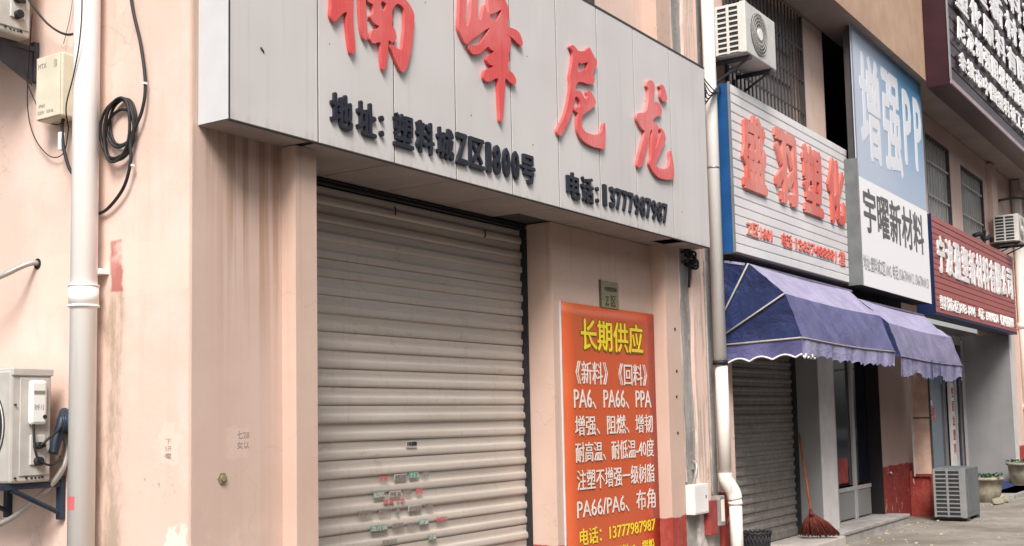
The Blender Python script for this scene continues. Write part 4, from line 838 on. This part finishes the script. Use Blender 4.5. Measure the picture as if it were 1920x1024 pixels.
for k in range(16):
    x_=10.70+k*.05; L=random.uniform(.04,.20); rg.quad((x_,-.89,2.14),(x_+.06,-.88,2.14),(x_+.04,-.87,2.14-L),(x_+.01,-.88,2.14-L*.7))
tag(rg.build('torn_hem',M['cloth_end'],A2),kind='stuff')

# ------------------------------------------------------------------ shop entrance under the awnings
Dd=thing('shop_door','dark glazed shop door in pale grey frame behind the step','door',(11.4,.45,.15))
yd=.15
MB().box(10.38,12.56,yd+.02,yd+.03,.62,3.05).build('glass_panel',M['glass_dark'],Dd)
for (a,c) in ((10.98,11.06),(11.76,11.86)):
    if c>a: MB().box(a,c,yd-.02,yd+.018,.15,3.05,.004).build('door_frame',M['greyframe'],Dd)
for (a,c) in ((10.37,10.975),(11.065,11.755),(11.87,12.50)): MB().box(a,c,yd-.005,yd+.018,.17,.56,.006).build('kick_panel',M['greywall'],Dd); MB().box(a,c,yd-.018,yd-.0055,.545,.60,.004).build('door_rail',M['greyframe'],Dd)
fr_=MB(); fr_.box(11.15,11.55,yd+.005,yd+.018,.66,1.0); fr_.build('red_notice',M['redpaint'],Dd)
st=MB(); st.box(9.83,12.82,-.31,.40,.105,.15,.008).box(9.85,12.79,-.295,.40,.0,.104); tag(st.build('concrete_step',M['step']),'worn grey concrete step in front of the dark glazed door','step')
tag(MB().box(8.55,9.775,-.36,.225,.0,.12,.012).build('threshold_slab',M['spale']),'pale concrete threshold slab under the broom at the grey shutter','slab')
fb=thing('display_board','narrow white framed peach board hanging beside the red pillar above the stub wall','board',(13.97,-.24,.7))
MB().box(13.965,13.985,-.36,-.11,.66,2.20).build('board_panel',M['peach'],fb)
for (a,c) in ((-.385,-.36),(-.11,-.085)): MB().box(13.955,13.998,a,c,.62,2.24,.004).build('frame',M['whitecol'] if c>-.2 else M['bar'],fb)
MB().box(13.955,13.998,-.36,-.11,.62,.658).build('frame',M['redpaint'],fb); MB().box(13.955,13.998,-.36,-.11,1.50,1.52).build('frame',M['bar'],fb); MB().box(13.955,13.998,-.36,-.11,2.202,2.24).build('frame',M['white'],fb)
br=thing('broom','orange-handled broom with dark red bristles leaning against the grey reveal','broom',(9.4,-.12,.12))
MB().tube([(9.70,.15,1.365),(9.27,-.115,.44)],[.013,.014],10).build('handle',M['wood'],br)
MB().tube([(9.285,-.105,.47),(9.26,-.12,.40)],[.02,.034],10).build('collar',M['bristle'],br)
random.seed(6); bb=MB()
for k in range(150):
    u=random.uniform(-1,1); w_=random.uniform(-1,1); q=u*.235+.03; e=(9.40+.543*q+.06*w_,-.15-.839*q+.04*w_,.135+.03*random.random()+.02*abs(u))
    n_=(9.265+.02*u,-.12-.03*u,.415)
    m_=tuple(n_[i]*.5+e[i]*.5 for i in range(3)); bb.tube([n_,(m_[0]+.012*u,m_[1]-.02*u,m_[2]+.012),e],[.006,.009,.007],4)
bb.build('bristles',M['bristle'],br)
bn=thing('waste_basket','black lattice waste basket with wavy rim on the pavement by the downpipe','basket',(7.45,-.17,0))
cx,cy=7.47,-.15; b=MB()
for k in range(22):
    a=2*PI*k/22
    for sgn in (1,-1): b.tube([(cx+(.12+.03*q/4)*math.cos(a+sgn*.14*q),cy+(.12+.03*q/4)*math.sin(a+sgn*.14*q),.01+.33*q/4) for q in range(5)],.006,5)
b.build('lattice',M['black'],bn)
MB().tube([(cx+.155*math.cos(a*PI/24),cy+.155*math.sin(a*PI/24),.365+.012*math.sin(a*2.2)) for a in range(49)],.014,8,cap=False).build('rim',M['black'],bn)
MB().tube([(cx,cy,.0),(cx,cy,.33)],[.115,.14],20).build('liner',M['void'],bn)

# ------------------------------------------------------------------ far shop
G=thing('glass_shopfront','far glazed shopfront with red and teal window lettering under the red sign','shopfront',(18.5,.9,0))
MB().box(14.3,21.6,.93,.95,.1,3.19).build('glass_pane',M['glass_dark'],G)
MB().box(17.2,19.95,.915,.929,.15,2.9).build('glass_pane',M['glass_blue'],G)
for (a,c,m_) in ((20.95,21.05,'greyframe'),(19.95+.55,21.0-.2,'whitecol'),(23.0,23.0,'greyframe')):
    if c>a: MB().box(a,c,.86,.912,.1,3.19).build('door_frame',M[m_],G)
MB().box(20.52,20.78,.853,.859,.4,3.1).build('banner_strip',M['whitecol'],G)
for k,ch in enumerate('主营改性尼龙塑料'): text(ch,20.56,20.75,2.75-k*.29,2.97-k*.29,.852,M['redpaint'],G,name='lettering',bold=.03,ext=.002)
for k,ch in enumerate('PA66新料'): text(ch,21.15,21.32,1.9-k*.22,2.07-k*.22,.926,M['lletter'],G,name='lettering',bold=.03,ext=.003)
text('塑料',18.15,19.5,1.42,1.68,.912,M['pink'],G,bold=.03,ext=.003); MB().box(18.1,19.2,.905,.914,1.72,1.82).build('sticker',M['lletter'],G)
MB().box(21.15,21.35,.915,.928,1.35,2.6).build('decal',M['teal_glass'],G)
MB().box(21.05,21.62,.85,.95,3.0,3.18).build('door_frame',M['greyframe'],G)
MB().box(21.60,21.66,-.12,.95,.08,3.19).build('side_wall',M['greywall'],G)
MB().box(21.66,22.1,-.12,-.08,0,3.3).build('white_edge',M['whitecol'],Q)
MB().box(22.1,24.2,-.02,.6,0,3.35).build('front_wall',M['row'],Q)
MB().box(21.54,21.599,.80,.849,.1,3.1).build('door_frame',M['greyframe'],G)
fp=thing('platform_slab','low pale concrete platform at the far shop entrance, right picture edge','platform',(20,-.3,0))
MB().box(17.9,23,-.75,.9,0,.09,.01).build('slab',M['step'],fp)
tag(MB().prism_x([(-.70,.10),(-.30,.10),(-.02,.21),(-.02,.10)],18.4,20.6).build('ramp_plate',M['navymat']),'dark navy ramp plate lying on the platform between the two plant pots','ramp')
def pot(x,y,r,h,label,z0=0,seed=1):
    t=thing('plant_pot',label,'plant pot',(x,y,z0),'plant pots at the far entrance')
    MB().tube([(x,y,z0),(x,y,z0+h*.5),(x,y,z0+h*.9),(x,y,z0+h*.9),(x,y,z0+h)],[r*.78,r*.93,r,r*1.08,r*1.08],24).build('pot',M['tan'],t)
    random.seed(seed); b=MB()
    for k in range(70):
        a=random.uniform(0,2*PI); q=r*random.uniform(0,1.1); l=.05; px_,py_,pz_=x+q*math.cos(a),y+q*math.sin(a),z0+h+random.uniform(-.01,.06); d=random.uniform(0,6)
        b.quad((px_,py_,pz_),(px_+l*math.cos(d),py_+l*math.sin(d),pz_+.03),(px_+1.6*l*math.cos(d+.3),py_+1.6*l*math.sin(d+.3),pz_+.01),(px_+l*math.cos(d+.7),py_+l*math.sin(d+.7),pz_-.01))
    o=b.build('foliage',M['leaf'],t); return t
pot(17.15,-.45,.27,.44,'muddy planter with low green leaves, nearer of two by the far entrance',0,3)
pot(21.1,-.42,.36,.44,'larger stone planter with green leaves at the right picture edge',.09,5)
for (x_,y_,z_,r_) in ((16.75,-.62,.05,.07),(16.95,-.78,.04,.06),(17.15,-.72,.10,.08)): pass
rk=MB(); random.seed(8)
for k in range(5):
    bmx=bmesh.new(); bmesh.ops.create_icosphere(bmx,subdivisions=1,radius=.09); 
    for v in bmx.verts: v.co=Vector((v.co.x*random.uniform(.7,1.2),v.co.y*random.uniform(.7,1.2),v.co.z*random.uniform(.6,1.1)))+V(16.55+k*.16,-.72-.05*(k%2),.07)
    me=bpy.data.meshes.new('r'); bmx.to_mesh(me); bmx.free(); rk.bm.from_mesh(me); bpy.data.meshes.remove(me)
tag(rk.build('rubble',M['tan']),'small heap of tan rubble at the foot of the nearer planter','rubble',kind='stuff')
P3=thing('downpipe','far pale downpipe at the right picture edge past the red slatted sign','downpipe',(23.6,-.12,0),'white downpipes')
MB().tube([(23.4,-.12,.0),(23.4,-.12,6.74)],.11,16).build('pipe',M['pvc_old'],P3)
for z_ in (1.6,3.4,5.4): MB().tube([(23.4,-.12,z_),(23.4,-.12,z_+.12)],.125,16).build('coupling',M['pvc_old'],P3)
wire('dark curved rod arching out under the balcony at the far right',[(22.0,-.02,6.1),(22.3,-.4,6.15),(22.8,-.7,6.0),(23.2,-.9,5.7)],.03,'steel_dark','curved_rod')
ct=MB(); ct.tube(bez([(18.3,-.25,4.86),(18.6,-.3,4.92),(19.0,-.28,4.88),(19.4,-.32,4.96),(19.7,-.28,4.93)]),.045,8).tube([(18.9,-.3,4.9),(18.75,-.35,5.02)],.03,6)
tag(ct.build('rag_bundle',M['black']),'black bundle of cable lying on top edge of the red slatted sign','cable')

random.seed(33); db=MB()
for k in range(260):
    x_=random.uniform(8.5,24); y_=random.uniform(-2.4,-.32) if random.random()<.6 else random.uniform(-.7,-.35); q=random.uniform(.008,.026); a=random.uniform(0,6)
    db.prism_y([(x_-q,.016),(x_,.017+q*.8),(x_+q*.9,.016)],y_-q*.8,y_+q*.7)
tag(db.build('grit',M['tan']),'scattered grit and crumbs along the foot of the shop step','grit',kind='stuff')
lf=MB()
for k in range(45):
    x_=random.uniform(9.9,22); y_=random.uniform(-2.2,-.34); q=.03; a=random.uniform(0,6)
    lf.quad((x_,y_,.018),(x_+q*math.cos(a),y_+q*math.sin(a),.024),(x_+1.8*q*math.cos(a+.3),y_+1.8*q*math.sin(a+.3),.018),(x_+q*math.cos(a+.7),y_+q*math.sin(a+.7),.02))
tag(lf.build('dry_leaves',M['wood']),'small dry leaves and scraps blown over the pavement','leaves',kind='stuff')
